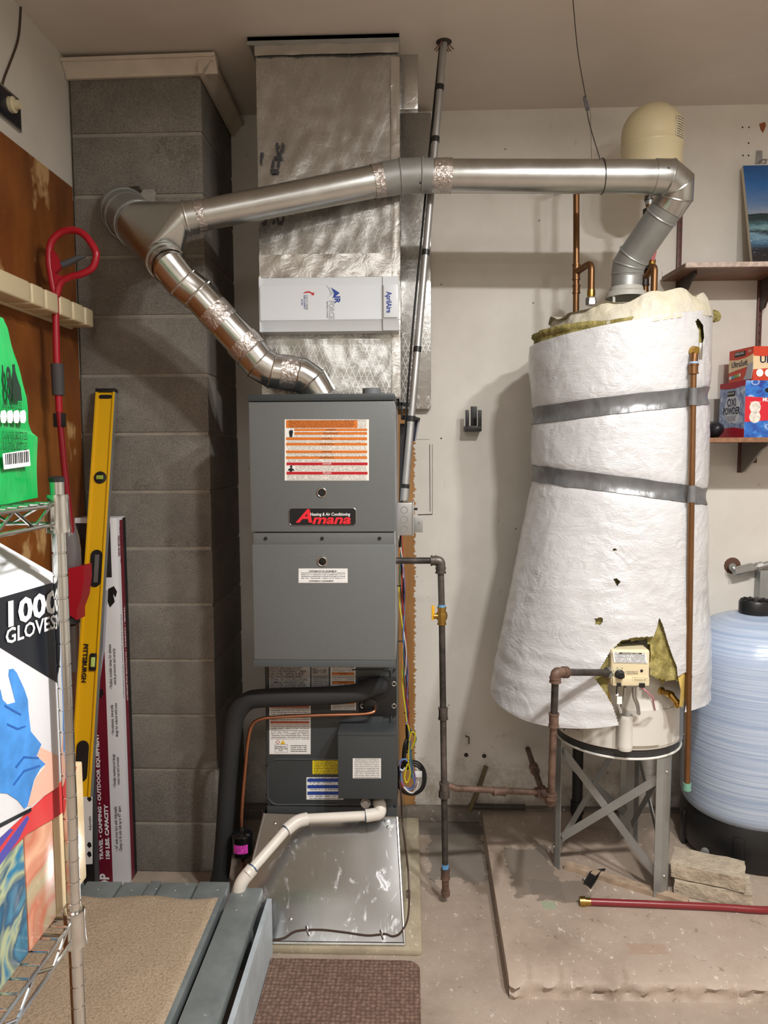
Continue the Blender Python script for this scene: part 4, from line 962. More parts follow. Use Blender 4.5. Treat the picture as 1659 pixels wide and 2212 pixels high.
text('Honeywell', .0085, A(1383, 1468, VY-.006), M('ivory_dark', (176, 162, 128), .5), gv, bold=.0001)
ob('maker_frame', G().tube(fil([A(x, y, VY-.006) for x, y in ((1366, 1463), (1400, 1464), (1400, 1473), (1366, 1472), (1366, 1463))], .004, 3), .0005, 5), M('ivory_dark', (176, 162, 128), .5), gv)
L('small_print', 1352, 1449, 1379, 1457, VY-.0002, fine('valve_print', (222, 208, 172), (60, 58, 52), 3, 20, .4), gv, .0004)
ob('status_window', G().lathe([(.0045, 0), (.004, .002)], A(1386, 1449, VY), (0, -1, 0), 16), BLACKINK, gv)
ob('igniter_button', G().box(A(1331, 1474, VY).x, A(1340, 1474, VY).x, VY-.010, VY+.004, zA(1481, VY, 1335), zA(1474, VY, 1335), .001), BLK, gv)
ob('plug', G().box(A(1379, 1476, VY).x, A(1391, 1476, VY).x, VY-.012, VY+.004, zA(1483, VY, 1385), zA(1474, VY, 1385), .001), BLK, gv)
ob('inlet_nut', G().tube([A(1310, 1453, 2.265), A(1324, 1453, 2.275)], .0175, 8), MATS['galvanized_dull'], gv)
ob('outlet_stub', G().box(A(1350, 1484, VY+.02).x, A(1376, 1484, VY+.02).x, VY+.01, VY+.05, vz0-.008, vz0+.004, .002), MATS['galvanized_dull'], gv)
def hwire(name, pts, r, mat): return ob(name, G().tube(spl([A(x, y, Y) for x, y, Y in pts], 6), r, 10), mat, wh)
hwire('burner_tube', [(1350, 1484, 2.29), (1348, 1505, 2.30), (1343, 1525, 2.33), (1341, 1550, 2.345)], .0045, MATS['galvanized'])
g = G(); fp_ = spl([A(1369, 1484, 2.29), A(1370, 1505, 2.295), A(1377, 1522, 2.31), A(1380, 1542, 2.345)], 10); g.tube(fp_, [.0055+.0009*(i % 2) for i in range(len(fp_))], 12); ob('flexible_tube', g, GV, wh)
hwire('igniter_lead', [(1333, 1481, 2.25), (1332, 1498, 2.255), (1336, 1520, 2.29), (1343, 1545, 2.34)], .002, BLK)
hwire('igniter_sleeve', [(1333, 1500, 2.255), (1335, 1520, 2.285), (1341, 1540, 2.335)], .0045, WHITE)
hwire('sensor_lead', [(1383, 1483, 2.25), (1398, 1495, 2.25), (1410, 1508, 2.27), (1412, 1520, 2.29), (1415, 1534, 2.34)], .0024, M('pink_wire', (206, 130, 150), .5))
hwire('sensor_lead', [(1386, 1483, 2.25), (1400, 1499, 2.26), (1408, 1515, 2.28), (1413, 1534, 2.34)], .0024, WHITE)
ob('lead_tag', G().box(A(1333, 1507, 2.25).x, A(1344, 1507, 2.25).x, 2.25, 2.2515, zA(1521, 2.25, 1338), zA(1505, 2.25, 1338)), WHITE, wh, smooth=False)
dc = cylp(1428, 1492); dn = (V((dc.x-HC.x, dc.y-HC.y, 0))).normalized()
g = G(); g.lathe([(.013, 0), (.013, .006), (.009, .008), (.009, .03), (.012, .032), (.012, .05)], dc-dn*.002, dn, 16); e0 = dc+dn*.04
g.tube([e0, e0+V((.022, -.012, -.026))], .0105, 14); g.tube([e0+V((.018, -.010, -.022)), e0+V((.026, -.014, -.034))], .0135, 14)
ob('drain_valve', g, MATS['brass'], wh)
# draft hood
hp = V((HC.x, HC.y, 0)); hpz = zA(640, 2.56, 1353)
hd = ob('draft_hood', G().lathe([(.054, hpz+.035), (.056, hpz+.022), (.066, hpz+.016), (.069, hpz+.0), (.066, hpz), (.05, hpz+.02)], hp, (0, 0, 1), 36, False), M('grey_hood', (176, 174, 166), .5), wh)
for k in range(4): a_ = R(35+90*k); ob('hood_leg', G().box(HC.x+.062*math.cos(a_)-.004, HC.x+.062*math.cos(a_)+.004, HC.y+.062*math.sin(a_)-.004, HC.y+.062*math.sin(a_)+.004, 1.94, hpz+.006), M('grey_hood', (176, 174, 166), .5), wh, smooth=False)
ob('hood_throat', G().lathe([(.085, 1.949), (.08, 1.958), (.03, 1.96)], hp, (0, 0, 1), 32), BLK, wh)

# ================================================================ INSULATION BLANKET
def sstep(a_, b_, x): t_ = max(0, min(1, (x-a_)/(b_-a_))); return t_*t_*(3-2*t_)
# a = angle round the heater: 0 faces the room, -pi/2 left, +pi/2 right
def brad(a_, z):
    left = max(0, math.sin(-a_)); front = max(0, math.cos(a_)); right = max(0, math.sin(a_))
    r = .285+.024*left-.015*right
    low = max(0, min(1.05, (1.42-z)/.70))
    r += low*(.135*left**1.3+.028*front+.02*right)
    # the two tape bands draw it in
    for zc_ in (bandz(1, a_), bandz(2, a_)): r -= .012*math.exp(-((z-zc_)/.03)**2)
    r += .012*left*math.exp(-((z-1.86)/.08)**2)
    return r
def bandz(i, a_):
    s = math.sin(a_)
    return (1.692+.030*s) if i == 1 else (1.425-.040*s)
def ztop(a_): s = math.sin(a_); return 1.945+.045*s
def zbot(a_):
    s = math.sin(a_); return .70+.015*math.sin(a_*3+1)+.03*max(0, s)-.012*max(0, math.cos(a_+.7))
def crink(a_, z, k):
    x = a_*.32
    r1 = 1-abs(NZ.noise(V((x*9+z*5, z*7-x*3, 1.7))))*2; r2 = 1-abs(NZ.noise(V((x*22-z*9, z*20, 5.1))))*2
    fo = sstep(1.45, .8, z)
    r3 = NZ.noise(V((x*4, z*26, 8)))
    return .0016*r1+.0012*r2*k+.006*NZ.noise(V((x*5, z*5, 3)))+fo*.0035*r3+.010*fo*NZ.noise(V((x*8, z*4, 2)))
def bl_pt(a_, z, dr=0): r = brad(a_, z)+crink(a_, z, 1)+dr; return V((HC.x+r*math.sin(a_), HC.y-r*math.cos(a_), z))
opening = [(1323, 1524), (1306, 1495), (1285, 1466), (1300, 1438), (1318, 1408), (1342, 1383), (1375, 1377), (1412, 1375), (1420, 1352), (1424, 1334), (1432, 1350), (1442, 1385), (1452, 1415), (1462, 1440), (1464, 1462), (1480, 1452), (1496, 1460), (1486, 1500), (1478, 1545), (1460, 1575), (1340, 1575)]
slit = [(1502, 694), (1508, 688), (1519, 702), (1521, 730), (1515, 750), (1511, 762), (1509, 742), (1510, 716)]
rips = [[(1323, 1186), (1330, 1184), (1332, 1188), (1325, 1190)], [(1324, 1250), (1333, 1249), (1340, 1256), (1334, 1267)], [(1285, 1337), (1300, 1333), (1303, 1342), (1297, 1350), (1286, 1348)]]
def keepb(c):
    if c.y > HC.y: return True
    x, y = proj(c); return not (inpoly(x, y, opening) or inpoly(x, y, slit) or any(inpoly(x, y, q_) for q_ in rips))
A0, A1 = -math.pi, math.pi
bl = T('insulation_blanket', 'white crinkled vinyl insulation blanket taped round the water heater', 'insulation blanket', (HC.x, HC.y, .70))
t = NT('vinyl'); p = t.pos()
n1 = t.noise(t.mapv(p, (1, 1, 2.4), rot=(0, .35, 0)), 16, 6, .62, 2.2); n2 = t.noise(t.mapv(p, (1, 1, 1.6)), 85, 4, .6, .6)
cr = t.math('ABSOLUTE', t.math('SUBTRACT', n1, .5))
n3 = t.noise(t.mapv(p, (1, 1, 1.4), rot=(.3, .5, 0)), 5.5, 3, .5, 1.5); c3 = t.math('ABSOLUTE', t.math('SUBTRACT', n3, .5))
t.bump(t.math('ADD', t.math('MULTIPLY', c3, 1.6), t.math('MULTIPLY_ADD', n2, .035, t.math('MULTIPLY', cr, .75))), .4, .016); t.set(s2l((208, 208, 210)), .3, 0, **{'Coat Weight': .7, 'Coat Roughness': .14}); t.t.links.new(t.b.inputs['Normal'].links[0].from_socket, t.b.inputs['Coat Normal'])
def uw(u):
    # finer mesh where the blanket faces the room and is torn
    s_ = 2*u-1; return math.pi*(.45*s_+.55*s_**3)+.35*(1-s_*s_)
def blg(u, v):
    a_ = uw(u); w_ = .35*v+.65*v*v; return bl_pt(a_, zbot(a_)+(ztop(a_)-zbot(a_))*w_)
g = G().grid(500, 420, blg, keepb, wrap=True)
ob('vinyl_cover', g, MATS['vinyl'], bl, ang=70)
t = NT('fibreglass'); p = t.pos()
t.bump(t.noise(t.mapv(p, (1, 1, .5)), 45, 6, .75, 2), .9, .02)
t.set(t.ramp(t.noise(p, 24, 5, .7), [(.3, s2l((150, 134, 60))), (.7, s2l((222, 208, 136)))]), .9, 0)
hole_in = [(1318, 1560), (1312, 1470), (1316, 1410), (1345, 1386), (1398, 1380), (1404, 1400), (1402, 1440), (1408, 1462), (1440, 1470), (1470, 1470), (1484, 1480), (1476, 1560)]
def keepf(c):
    if c.y > HC.y: return True
    x, y = proj(c); return not inpoly(x, y, hole_in)
def fib(u, v):
    a_ = A0+(A1-A0)*u; lf = max(0, math.sin(-a_-.15)); z = zbot(a_)+.03+(ztop(a_)+.012+.03*lf*sstep(.0, .6, lf)-zbot(a_)-.03)*v
    r = brad(a_, min(z, 1.95))-.016+.010*NZ.noise(V((a_*5, z*14, 4)))+.006*NZ.noise(V((a_*16, z*40, 9)))
    if v > .985: r += .012*lf
    return V((HC.x+r*math.sin(a_), HC.y-r*math.cos(a_), z))
ob('fibreglass_batt', G().grid(240, 200, fib, keepf, wrap=True), MATS['fibreglass'], bl, ang=80)
# tuft of fibreglass pulled out at the control and at the rim
def tuft(c, sx, sy, sz, s):
    g = G(); return g.grid(28, 18, lambda u, v: V(c)+V((sx*math.cos(2*math.pi*u)*math.sin(math.pi*v), sy*math.sin(2*math.pi*u)*math.sin(math.pi*v), sz*math.cos(math.pi*v)))*(1+.35*NZ.noise(V((math.cos(2*math.pi*u)*2.5+s, math.sin(2*math.pi*u)*2.5, v*6)))+.2*NZ.noise(V((u*20, v*18, s)))), wrap=True)
ob('fibreglass_tuft', tuft(cylp(1428, 1415, HR+.045), .038, .03, .075, 1), MATS['fibreglass'], bl, ang=80)
ob('fibreglass_tuft', tuft(cylp(1455, 1457, HR+.05), .045, .025, .016, 4), MATS['fibreglass'], bl, ang=80)
ob('fibreglass_tuft', tuft(cylp(1301, 1420, HR+.045), .012, .025, .035, 6), MATS['fibreglass'], bl, ang=80)
ob('fibreglass_tuft', tuft(A(1543, 683, 2.6), .02, .02, .018, 8), MATS['fibreglass'], bl, ang=80)
# curling flaps at the torn opening
KR = M('kraft_side', (196, 168, 92), .7, var=.12, vs_=20)
def flap(pts, lift, name='torn_flap', mat=KR):
    P_ = [cylp(x, y, HR+l_) for x, y, l_ in pts]; return ob(name, G().poly(P_, (0, -.002, 0)), mat, bl, smooth=False)
flap([(1285, 1466, .09), (1306, 1478, .075), (1316, 1495, .07), (1322, 1522, .085), (1308, 1500, .1), (1292, 1484, .1)], 0)
flap([(1464, 1463, .08), (1476, 1452, .085), (1494, 1456, .07), (1486, 1480, .075), (1474, 1528, .08), (1467, 1525, .085), (1470, 1490, .085)], 0)
# cap over the heater top
t = NT('cap_paper'); p = t.pos(); t.bump(t.noise(p, 30, 5, .65, 1), .4, .012); t.set(t.ramp(t.noise(p, 6, 4), [(.35, s2l((200, 196, 184))), (.65, s2l((208, 200, 172)))]), .4, 0)
def capz(a_): s = math.sin(a_); return 1.985+.050*sstep(-.9, .5, s)+.006*math.sin(a_*7)+.006*math.sin(a_*13+2)
def capf(u, v):
    a_ = A0+(A1-A0)*u; zt = ztop(a_)-.015; z = zt+(capz(a_)-zt)*v; r = .284-.028*v*v-.012*max(0, math.sin(a_))+.006*NZ.noise(V((a_*6, z*20, 2)))+.004*NZ.noise(V((a_*18, z*30, 5)))-.016*max(0, math.sin(-a_))
    return V((HC.x+r*math.sin(a_), HC.y-r*math.cos(a_), z))
ob('top_cap', G().grid(200, 12, capf, wrap=True), MATS['cap_paper'], bl, ang=60)
def capt(u, v):
    a_ = A0+(A1-A0)*u; r = .256-.012*max(0, math.sin(a_))-.168*v; return V((HC.x+r*math.sin(a_), HC.y-r*math.cos(a_), capz(a_)*(1-v)+1.985*v+.004*NZ.noise(V((a_*8, v*5, 1)))))
ob('cap_top', G().grid(120, 6, capt, wrap=True), MATS['cap_paper'], bl, ang=60)
# duct tape bands
t = NT('duct_tape'); p = t.pos(); t.bump(t.noise(t.mapv(p, (1, 1, .3)), 60, 4), .25, .006); t.set(t.ramp(t.noise(p, 14, 4), [(.3, s2l((100, 101, 103))), (.7, s2l((130, 131, 132)))]), .36, .3)
for i, (ww, tl) in ((1, (.030, 0)), (2, (.029, 0))):
    def tape(u, v):
        a_ = A0+(A1-A0)*u; z = bandz(i, a_)+(v-.5)*2*ww*.92+.004*NZ.noise(V((a_*4, v, i)))
        p_ = bl_pt(a_, z, .0035+.0015*NZ.noise(V((a_*20, v*3, i)))); return p_
    ob('duct_tape', G().grid(220, 8, tape, wrap=True), MATS['duct_tape'], bl, ang=60)
# relief discharge pipe
rv = T('relief_pipe', 'copper relief pipe running down the front of the white blanket', 'pipe', A(1484, 1706, 2.33))
def bsurf(px, py, h):
    for k in range(400):
        Y = 2.15+k*.0015; p_ = A(px, py, Y); a_ = math.atan2(p_.x-HC.x, -(p_.y-HC.y))
        if math.hypot(p_.x-HC.x, p_.y-HC.y) < brad(a_, p_.z)+h+.004: return p_
    return A(px, py, 2.45)
tp, bt_ = bsurf(1498, 800, .016), bsurf(1484, 1700, .016)
bt_.y = tp.y-.01; bt_ = A(1484, 1704, bt_.y); 
OC = MATS['old_copper']
ob('pipe', G().tube([tp, bt_], .0095, 18), OC, rv)
ob('thread_end', G().tube([P(tp, bt_, .985), P(tp, bt_, 1.003)], .0125, 16), M('verdigris', (110, 160, 140), .6), rv)
g = G(); fitting(g, tp+V((0, 0, .004)), (0, 0, 1), .0135, .03); g.tube([tp+V((0, 0, .018)), tp+V((.002, .002, .05))], .012, 14); ob('adapter', g, OC, rv)
ob('thread_seal', G().tube([tp+V((0, 0, .020)), tp+V((0, 0, .026))], .0138, 14), M('pale_blue', (150, 176, 206), .5), rv)
vv = tp+V((.004, .012, .06))
g = G().lathe([(.012, -.012), (.016, 0), (.012, .014)], vv, (.3, -1, 0), 16); g.tube([vv, vv+V((.012, .05, .008))], .012, 14); rvv = ob('relief_valve', g, MATS['brass'], rv)
ob('test_lever', G().box(vv.x+.012, vv.x+.022, vv.y-.014, vv.y-.008, vv.z-.028, vv.z+.022, .002), GB, rvv)
# tape holding the pipe
for i in (1, 2):
    a_ = math.atan2(tp.x-HC.x, -(tp.y-HC.y)); z_ = bandz(i, a_); zz = lambda z: P(tp, bt_, (tp.z-z)/(tp.z-bt_.z))
    ob('pipe_tape', G().tube([zz(z_+.026), zz(z_-.026)], .0118, 18), MATS['duct_tape'], rv)

# ================================================================ STAND
SZ1 = hz0-.036
st = T('heater_stand', 'three-legged galvanized stand with crossed braces under the water heater', 'stand', (HC.x, HC.y, PZ))
GS = MATS['galvanized_dull']
fl, fr, bk_ = AZ(1206, 1868, PZ), AZ(1424, 1930, PZ), AZ(1364, 1802, PZ)
legs = []
for p_ in (fl, fr, bk_):
    q_ = V((p_.x-HC.x, p_.y-HC.y, 0)); dr = q_.normalized(); q_ = dr*.205; legs.append((V((HC.x, HC.y, 0))+q_, dr))
for c, dr in legs:
    s = V((-dr.y, dr.x, 0)); w = .036; th = .003
    # folded leg: flat outer web with two side flanges turned inwards
    pts = [c+s*w, c+dr*.012+s*(w*.45), c+dr*.012-s*(w*.45), c-s*w]
    inner = [c-s*(w-.002)-dr*.003, c+dr*.009-s*(w*.43), c+dr*.009+s*(w*.43), c+s*(w-.002)-dr*.003]
    lg = ob('leg', G().poly([V((v.x, v.y, PZ)) for v in pts+inner], (0, 0, SZ1-PZ)), GS, st, ang=20)
    for z in (.12, SZ1-.05): ob('bolt', G().lathe([(.006, 0), (.005, .004)], V((c.x, c.y, z))+dr*.012, dr, 8), GB, lg)
def brace(i, j, z0, z1, o):
    (a_, da), (b_, db) = legs[i], legs[j]
    s = (b_-a_).normalized(); nrm = V((s.y, -s.x, 0)); 
    if nrm.dot((a_+b_)/2-V((HC.x, HC.y, 0))) < 0: nrm = -nrm
    p0 = V((a_.x, a_.y, z0))+s*.02+nrm*(.006+o); p1 = V((b_.x, b_.y, z1))-s*.02+nrm*(.006+o)
    d_ = (p1-p0).normalized(); up = nrm.cross(d_).normalized()*.0135
    ob('brace', G().poly([p0+up-d_*.012, p1+up+d_*.012, p1-up+d_*.012, p0-up-d_*.012], nrm*.0025), GS, st, smooth=False)
    for p_ in (p0, p1): ob('bolt', G().lathe([(.0055, 0), (.0045, .004)], p_+nrm*.0025, nrm, 8), GB, st)
za_, zb_ = PZ+.075, SZ1-.05
for (i, j) in ((0, 1), (1, 2), (2, 0)): brace(i, j, zb_, za_, 0); brace(i, j, za_+.04, zb_-.03, .004)
ob('top_plate', G().lathe([(.15, SZ1), (.205, SZ1), (.205, SZ1+.004), (.15, SZ1+.004), (.15, SZ1)], (HC.x, HC.y, 0), (0, 0, 1), 6, False), GS, st)

# ================================================================ WATER PIPES AND EXPANSION TANK
PYw = 2.74
cw1 = T('hot_water_pipe', 'copper water pipe with tee on the hood\'s left side', 'pipe', A(1245, 665, PYw))
tpz = A(1245, 352, PYw)
ob('pipe', G().tube(fil([V((tpz.x, YB-.001, tpz.z)), V((tpz.x, PYw, tpz.z)), A(1245, 582, PYw)], .03, 6), .0112, 18), OC, cw1)
ob('pipe', G().tube([A(1245, 580, PYw), A(1244, 690, PYw)], .0112, 18), OC, cw1)
te = A(1245, 588, PYw)
el = A(1278, 566, 2.66)
g = G(); fitting(g, te, (0, 0, 1), .0132, .055); ob('tee', g, OC, cw1)
ob('branch', G().tube(fil([te, V((el.x, el.y, el.z+.0)), V((el.x, el.y, A(1278, 648, 2.66).z))], .03, 6), .0118, 18), OC, cw1)
ob('coupling', fitting(G(), A(1245, 625, PYw), (0, 0, 1), .013, .03), OC, cw1)
fz_ = A(1278, 640, 2.66).z
ob('brass_collar', G().lathe([(.0135, fz_-.004), (.0145, fz_+.008), (.0135, fz_+.022)], (el.x, el.y, 0), (0, 0, 1), 16), MATS['brass'], cw1)
ob('union_nut', G().lathe([(.019, fz_-.03), (.019, fz_-.008), (.015, fz_-.003)], (el.x, el.y, 0), (0, 0, 1), 6), GV, cw1)
cw2 = T('cold_water_pipe', 'copper water pipe with red-handled valve under the expansion tank', 'pipe', A(1395, 640, PYw))
tkc = A(1408, 330, 2.72)
p1 = A(1403, 440, 2.72); p2 = A(1400, 510, 2.72); p3 = A(1392, 600, PYw)
ob('pipe', G().tube([V((tkc.x-.004, 2.72, A(1408, 425, 2.72).z)), p2], .0112, 18), OC, cw2)
ob('coupling', fitting(G(), A(1402, 424, 2.72), (0, 0, 1), .0145, .03), MATS['black_iron'], cw2)
ob('foam_sleeve', G().tube([A(1401, 452, 2.72), A(1399, 540, 2.72), A(1390, 585, 2.70)], .019, 20), RUB, cw2)
ob('pipe', G().tube([A(1399, 540, 2.72), A(1390, 585, 2.71), A(1394, 600, 2.70), A(1394, 690, 2.70)], .0112, 18), OC, cw2)
e2 = A(1414, 570, 2.64)
ob('branch', G().tube(fil([A(1394, 600, 2.70), e2, V((e2.x, e2.y, A(1414, 655, 2.64).z))], .028, 6), .0118, 18), OC, cw2)
ob('tee', fitting(G(), A(1394, 602, 2.70), (0, 0, 1), .0135, .05), MATS['black_iron'], cw2)
vb = ob('valve_body', G().lathe([(.012, -.014), (.016, 0), (.012, .014)], A(1407, 566, 2.69), (0, 0, 1), 14), MATS['brass'], cw2)
ob('valve_lever', G().poly([A(x, y, 2.67) for x, y in ((1406, 562), (1410, 541), (1419, 543), (1417, 551), (1414, 563))], (0, .006, 0)), M('red_lever', (196, 50, 36), .4), vb)
xt = T('expansion_tank', 'cream round-topped expansion tank near the ceiling above the vent', 'tank', (tkc.x, 2.72, A(1408, 430, 2.72).z))
TR = (A(1475, 290, 2.72).x-A(1342, 290, 2.72).x)/2*.98
tz1, tz0 = min(A(1408, 226, 2.72).z, ZC-.03), A(1408, 424, 2.72).z
mid = A(1408, 318, 2.72).z
pf_ = [(.02, tz0), (.05, tz0+.004), (.085, tz0+.02), (TR*.97, tz0+.055), (TR*.985, mid-.012), (TR*1.015, mid-.008), (TR*1.015, mid-.002), (TR*.99, mid+.002)]
hh = tz1-mid-.03
pf_ += [(TR, mid+.02), (TR, tz1-.10)]+[(TR*math.cos(t_), tz1-.10+.10*math.sin(t_)) for t_ in [k*math.pi/2/8 for k in range(1, 9)]]
tkm = ob('shell', G().lathe([(max(r_, .001), z_) for r_, z_ in pf_], (tkc.x, 2.72, 0), (0, 0, 1), 48), M('cream_paint', (216, 202, 164), .32), xt)
ob('tank_label', cyl_label(V((tkc.x, 2.72, 0)), TR+.001, .50, .98, A(1460, 303, 2.66).z, A(1460, 256, 2.66).z), fine('tank_print', (216, 206, 178), (90, 84, 72), 9, 16, .42, .08), tkm)
ob('tank_stem', G().lathe([(.014, tz0-.03), (.014, tz0+.002)], (tkc.x-.004, 2.72, 0), (0, 0, 1), 16), GS, xt)
# ================================================================ SOFTENER TANK
SY = 2.75
sc_ = A(1622, 1600, SY); SR = (sc_.x-A(1478, 1690, SY).x)
sz = lambda y: A(1622, y, SY).z
so = T('pressure_tank', 'pale blue wrapped tank with black cap and black base on the slab', 'tank', (sc_.x, SY, PZ))
t = NT('wound_tank'); p = t.pos(); sp = t.n('SeparateXYZ'); t.put(sp.inputs[0], p)
wv = t.noise(t.mapv(p, (.6, .6, 40)), 3.0, 4, .6); wv2 = t.noise(t.mapv(p, (3, 3, 120)), 2.0, 2)
t.bump(t.math('MULTIPLY_ADD', wv2, .6, wv), .25, .006)
t.set(t.ramp(wv, [(.35, s2l((158, 176, 204))), (.65, s2l((192, 204, 222)))]), .24, 0)
zt_, zb_ = sz(1322), A(1622, 1812, 2.60).z
pf_ = [(.05, zb_)]+[(SR*math.sin(k*math.pi/2/8), zb_+.10*(1-math.cos(k*math.pi/2/8))) for k in range(2, 9)]+[(SR, zb_+.3), (SR*.985, zt_-.16)]+[(SR*.985*math.cos(k*math.pi/2/10)**.9 if k < 10 else .05, zt_-.16+.16*math.sin(k*math.pi/2/10)) for k in range(1, 10)]+[(.052, zt_)]
ob('shell', G().lathe(pf_, (sc_.x, SY, 0), (0, 0, 1), 64), MATS['wound_tank'], so)
cz0, cz1 = zt_-.012, sz(1296)+.0
cp_ = ob('cap', G().lathe([(.055, cz0), (.0575, cz0+.006), (.0575, cz1-.008), (.053, cz1), (.02, cz1), (.019, cz1+.006), (.002, cz1+.007)], (sc_.x, SY, 0), (0, 0, 1), 40), BLK, so)
for k in range(12): a_ = k*math.pi/6; ob('cap_rib', G().box(-.002, .002, -.05, -.022, cz1, cz1+.004, 0, Matrix.Translation((sc_.x, SY, 0)) @ Matrix.Rotation(a_, 4, 'Z')), BLK, cp_, smooth=False)
zq = A(1622, 1788, 2.52).z
BB = PZ+.002
ob('base', G().lathe([(SR*.80, BB), (SR*.93, BB+.004), (SR*.99, BB+.03), (SR*1.0, zq-.06), (SR*.90, zq), (SR*.86, zq), (SR*.86, zq-.03)], (sc_.x, SY, 0), (0, 0, 1), 48, False), BLK, so)
for k in range(6):
    a_ = k*math.pi/3+.5
    ob('base_rib', G().box(-.018, .018, -SR*1.02, -SR*.94, BB+.002, zq-.05, .006, Matrix.Translation((sc_.x, SY, 0)) @ Matrix.Rotation(a_, 4, 'Z')), BLK, so)
ob('base_knob', G().lathe([(.014, 0), (.014, .006), (.006, .008)], A(1523, 1839, 2.555), (-.45, -1, .1), 16), MATS['galvanized_dull'], so)
# stone blocks
ST = M('split_stone', (176, 162, 142), .9, var=.2, vs_=22, bump=.8, bs=50, bd=.01)
def stone(x0, x1, y0, y1, z0, z1, rot, label, s):
    c = V(((x0+x1)/2, (y0+y1)/2, 0)); X = Matrix.Translation(c) @ Matrix.Rotation(rot, 4, 'Z') @ Matrix.Translation(-c)
    bm = bmesh.new(); bmesh.ops.create_cube(bm, size=1); bmesh.ops.subdivide_edges(bm, edges=bm.edges[:], cuts=7, use_grid_fill=True)
    g = G(); vv = []
    for v in bm.verts:
        p_ = V(((x0+x1)/2+v.co.x*(x1-x0), (y0+y1)/2+v.co.y*(y1-y0), (z0+z1)/2+v.co.z*(z1-z0)))
        n_ = NZ.noise_vector(p_*22+V((s, 0, 0)))*.007; n_.z *= .3
        vv.append(X @ (p_+n_))
    bm.verts.index_update(); g.add(vv, [[v.index for v in f.verts] for f in bm.faces]); bm.free()
    return tag(ob('stone_block', g, ST, ang=30), label, 'stone', 'stone blocks by the tank base')
s0 = AZ(1465, 1908, PZ); s1_ = AZ(1600, 1940, PZ)
sxa, sya = A(1464, 1880, 2.42).x, 2.40
stone(sxa, sxa+.24, sya-.03, sya+.10, PZ+.003, PZ+.05, -.34, 'lower of two rough stone blocks beside the black tank base', 1)
stone(sxa-.004, sxa+.22, sya-.02, sya+.10, PZ+.055, PZ+.102, -.40, 'upper of two rough stone blocks beside the black tank base', 5)
# hose
ho = T('garden_hose', 'dark red hose with brass end lying on the concrete slab', 'hose', AZ(1255, 1955, PZ))
hr = .0115
hp_ = [AZ(x, y, PZ+hr) for x, y in ((1272, 1948), (1350, 1951), (1450, 1955), (1560, 1960), (1659, 1966), (1760, 1960))]
hp_ += [V((1.85, 2.30, PZ+hr)), V((2.3, 2.15, PZ+hr)), V((2.55, 1.99, PZ+hr))]
ob('hose', G().tube(spl(hp_, 8), hr, 18), M('red_rubber', (128, 40, 44), .3), ho)
hd_ = (hp_[0]-hp_[1]).normalized()
g = G().tube([hp_[0]-hd_*.005, hp_[0]+hd_*.012], .0125, 18); g.tube([hp_[0]+hd_*.012, hp_[0]+hd_*.022], .0165, 18); g.tube([hp_[0]+hd_*.022, hp_[0]+hd_*.030], .0155, 18)
ob('brass_coupling', g, MATS['brass'], ho)
# strip of wood under the stand, rag of rubber, pebble
wa, wb2 = AZ(1222, 1872, PZ), AZ(1488, 1950, PZ)
dw = (wb2-wa).normalized(); nw = V((-dw.y, dw.x, 0))
tag(ob('wood_strip', G().poly([V((v.x, v.y, PZ+.0005)) for v in (wa-nw*.02, wb2-nw*.03, wb2+nw*.004, wa+nw*.014)], (0, 0, .016)), M('weathered_wood', (168, 146, 124), .8, var=.25, vs_=30, bump=.3), smooth=False), 'flat weathered wood strip lying in front of the stand legs', 'wood strip')
rp = [(1262, 1905), (1270, 1895), (1274, 1886), (1284, 1878), (1307, 1874), (1308, 1880), (1298, 1886), (1290, 1900), (1277, 1916), (1270, 1908)]
g = G(); gp_ = [AZ(x, y, PZ+.012) for x, y in rp]; g.poly([V((v.x, v.y, PZ+.011+.006*math.sin(i*1.3))) for i, v in enumerate(gp_)], (0, 0, .004))
tag(ob('rubber_scrap', g, BLK, smooth=False), 'curled scrap of black rubber lying on the slab', 'scrap')
g = G(); c_ = AZ(1266, 1899, PZ+.006)
g.grid(12, 8, lambda u, v: c_+V((.011*math.cos(6.283*u)*math.sin(math.pi*v), .010*math.sin(6.283*u)*math.sin(math.pi*v), .007*math.cos(math.pi*v)))*(1+.3*NZ.noise(V((u*4, v*4, 1)))), wrap=True)
tag(ob('pebble', g, M('pebble_grey', (150, 140, 128), .8), ang=30), 'small grey pebble next to the black rubber scrap', 'pebble')
# leaning stick and black hook on the wall
g = G(); a_, b_ = A(1052, 1655, YB-.03), AZ(1008, 1742, .0); b_.y = 2.965; b_.z = .062
a_ = A(1050, 1655, YB-.015)
tag(ob('wood_stick', G().tube([b_, P(b_, a_, .5)+V((.003, 0, 0)), a_], [.011, .010, .009], 6), M('grey_wood', (104, 92, 66), .8, var=.3, vs_=40)), 'short weathered stick leaning on the wall above the rusty pipe', 'stick')
dk = T('wall_hook', 'black double-prong bracket screwed to the bare wall', 'hook', A(1023, 932, YB))
ob('plate', G().box(A(1017, 905, YB).x, A(1030, 905, YB).x, YB-.005, YB, zA(925, YB, 1022), zA(878, YB, 1022), .001), BLK, dk)
ob('tray', G().box(A(1004, 920, YB-.06).x, A(1040, 920, YB-.06).x, YB-.07, YB-.004, zA(932, YB-.06, 1022), zA(920, YB-.06, 1022), .002), BLK, dk)
for px in (1009, 1036): ob('prong', G().box(A(px-4, 900, YB-.06).x, A(px+4, 900, YB-.06).x, YB-.07, YB-.063, zA(922, YB-.06, px), zA(886, YB-.06, px), .001), BLK, dk)
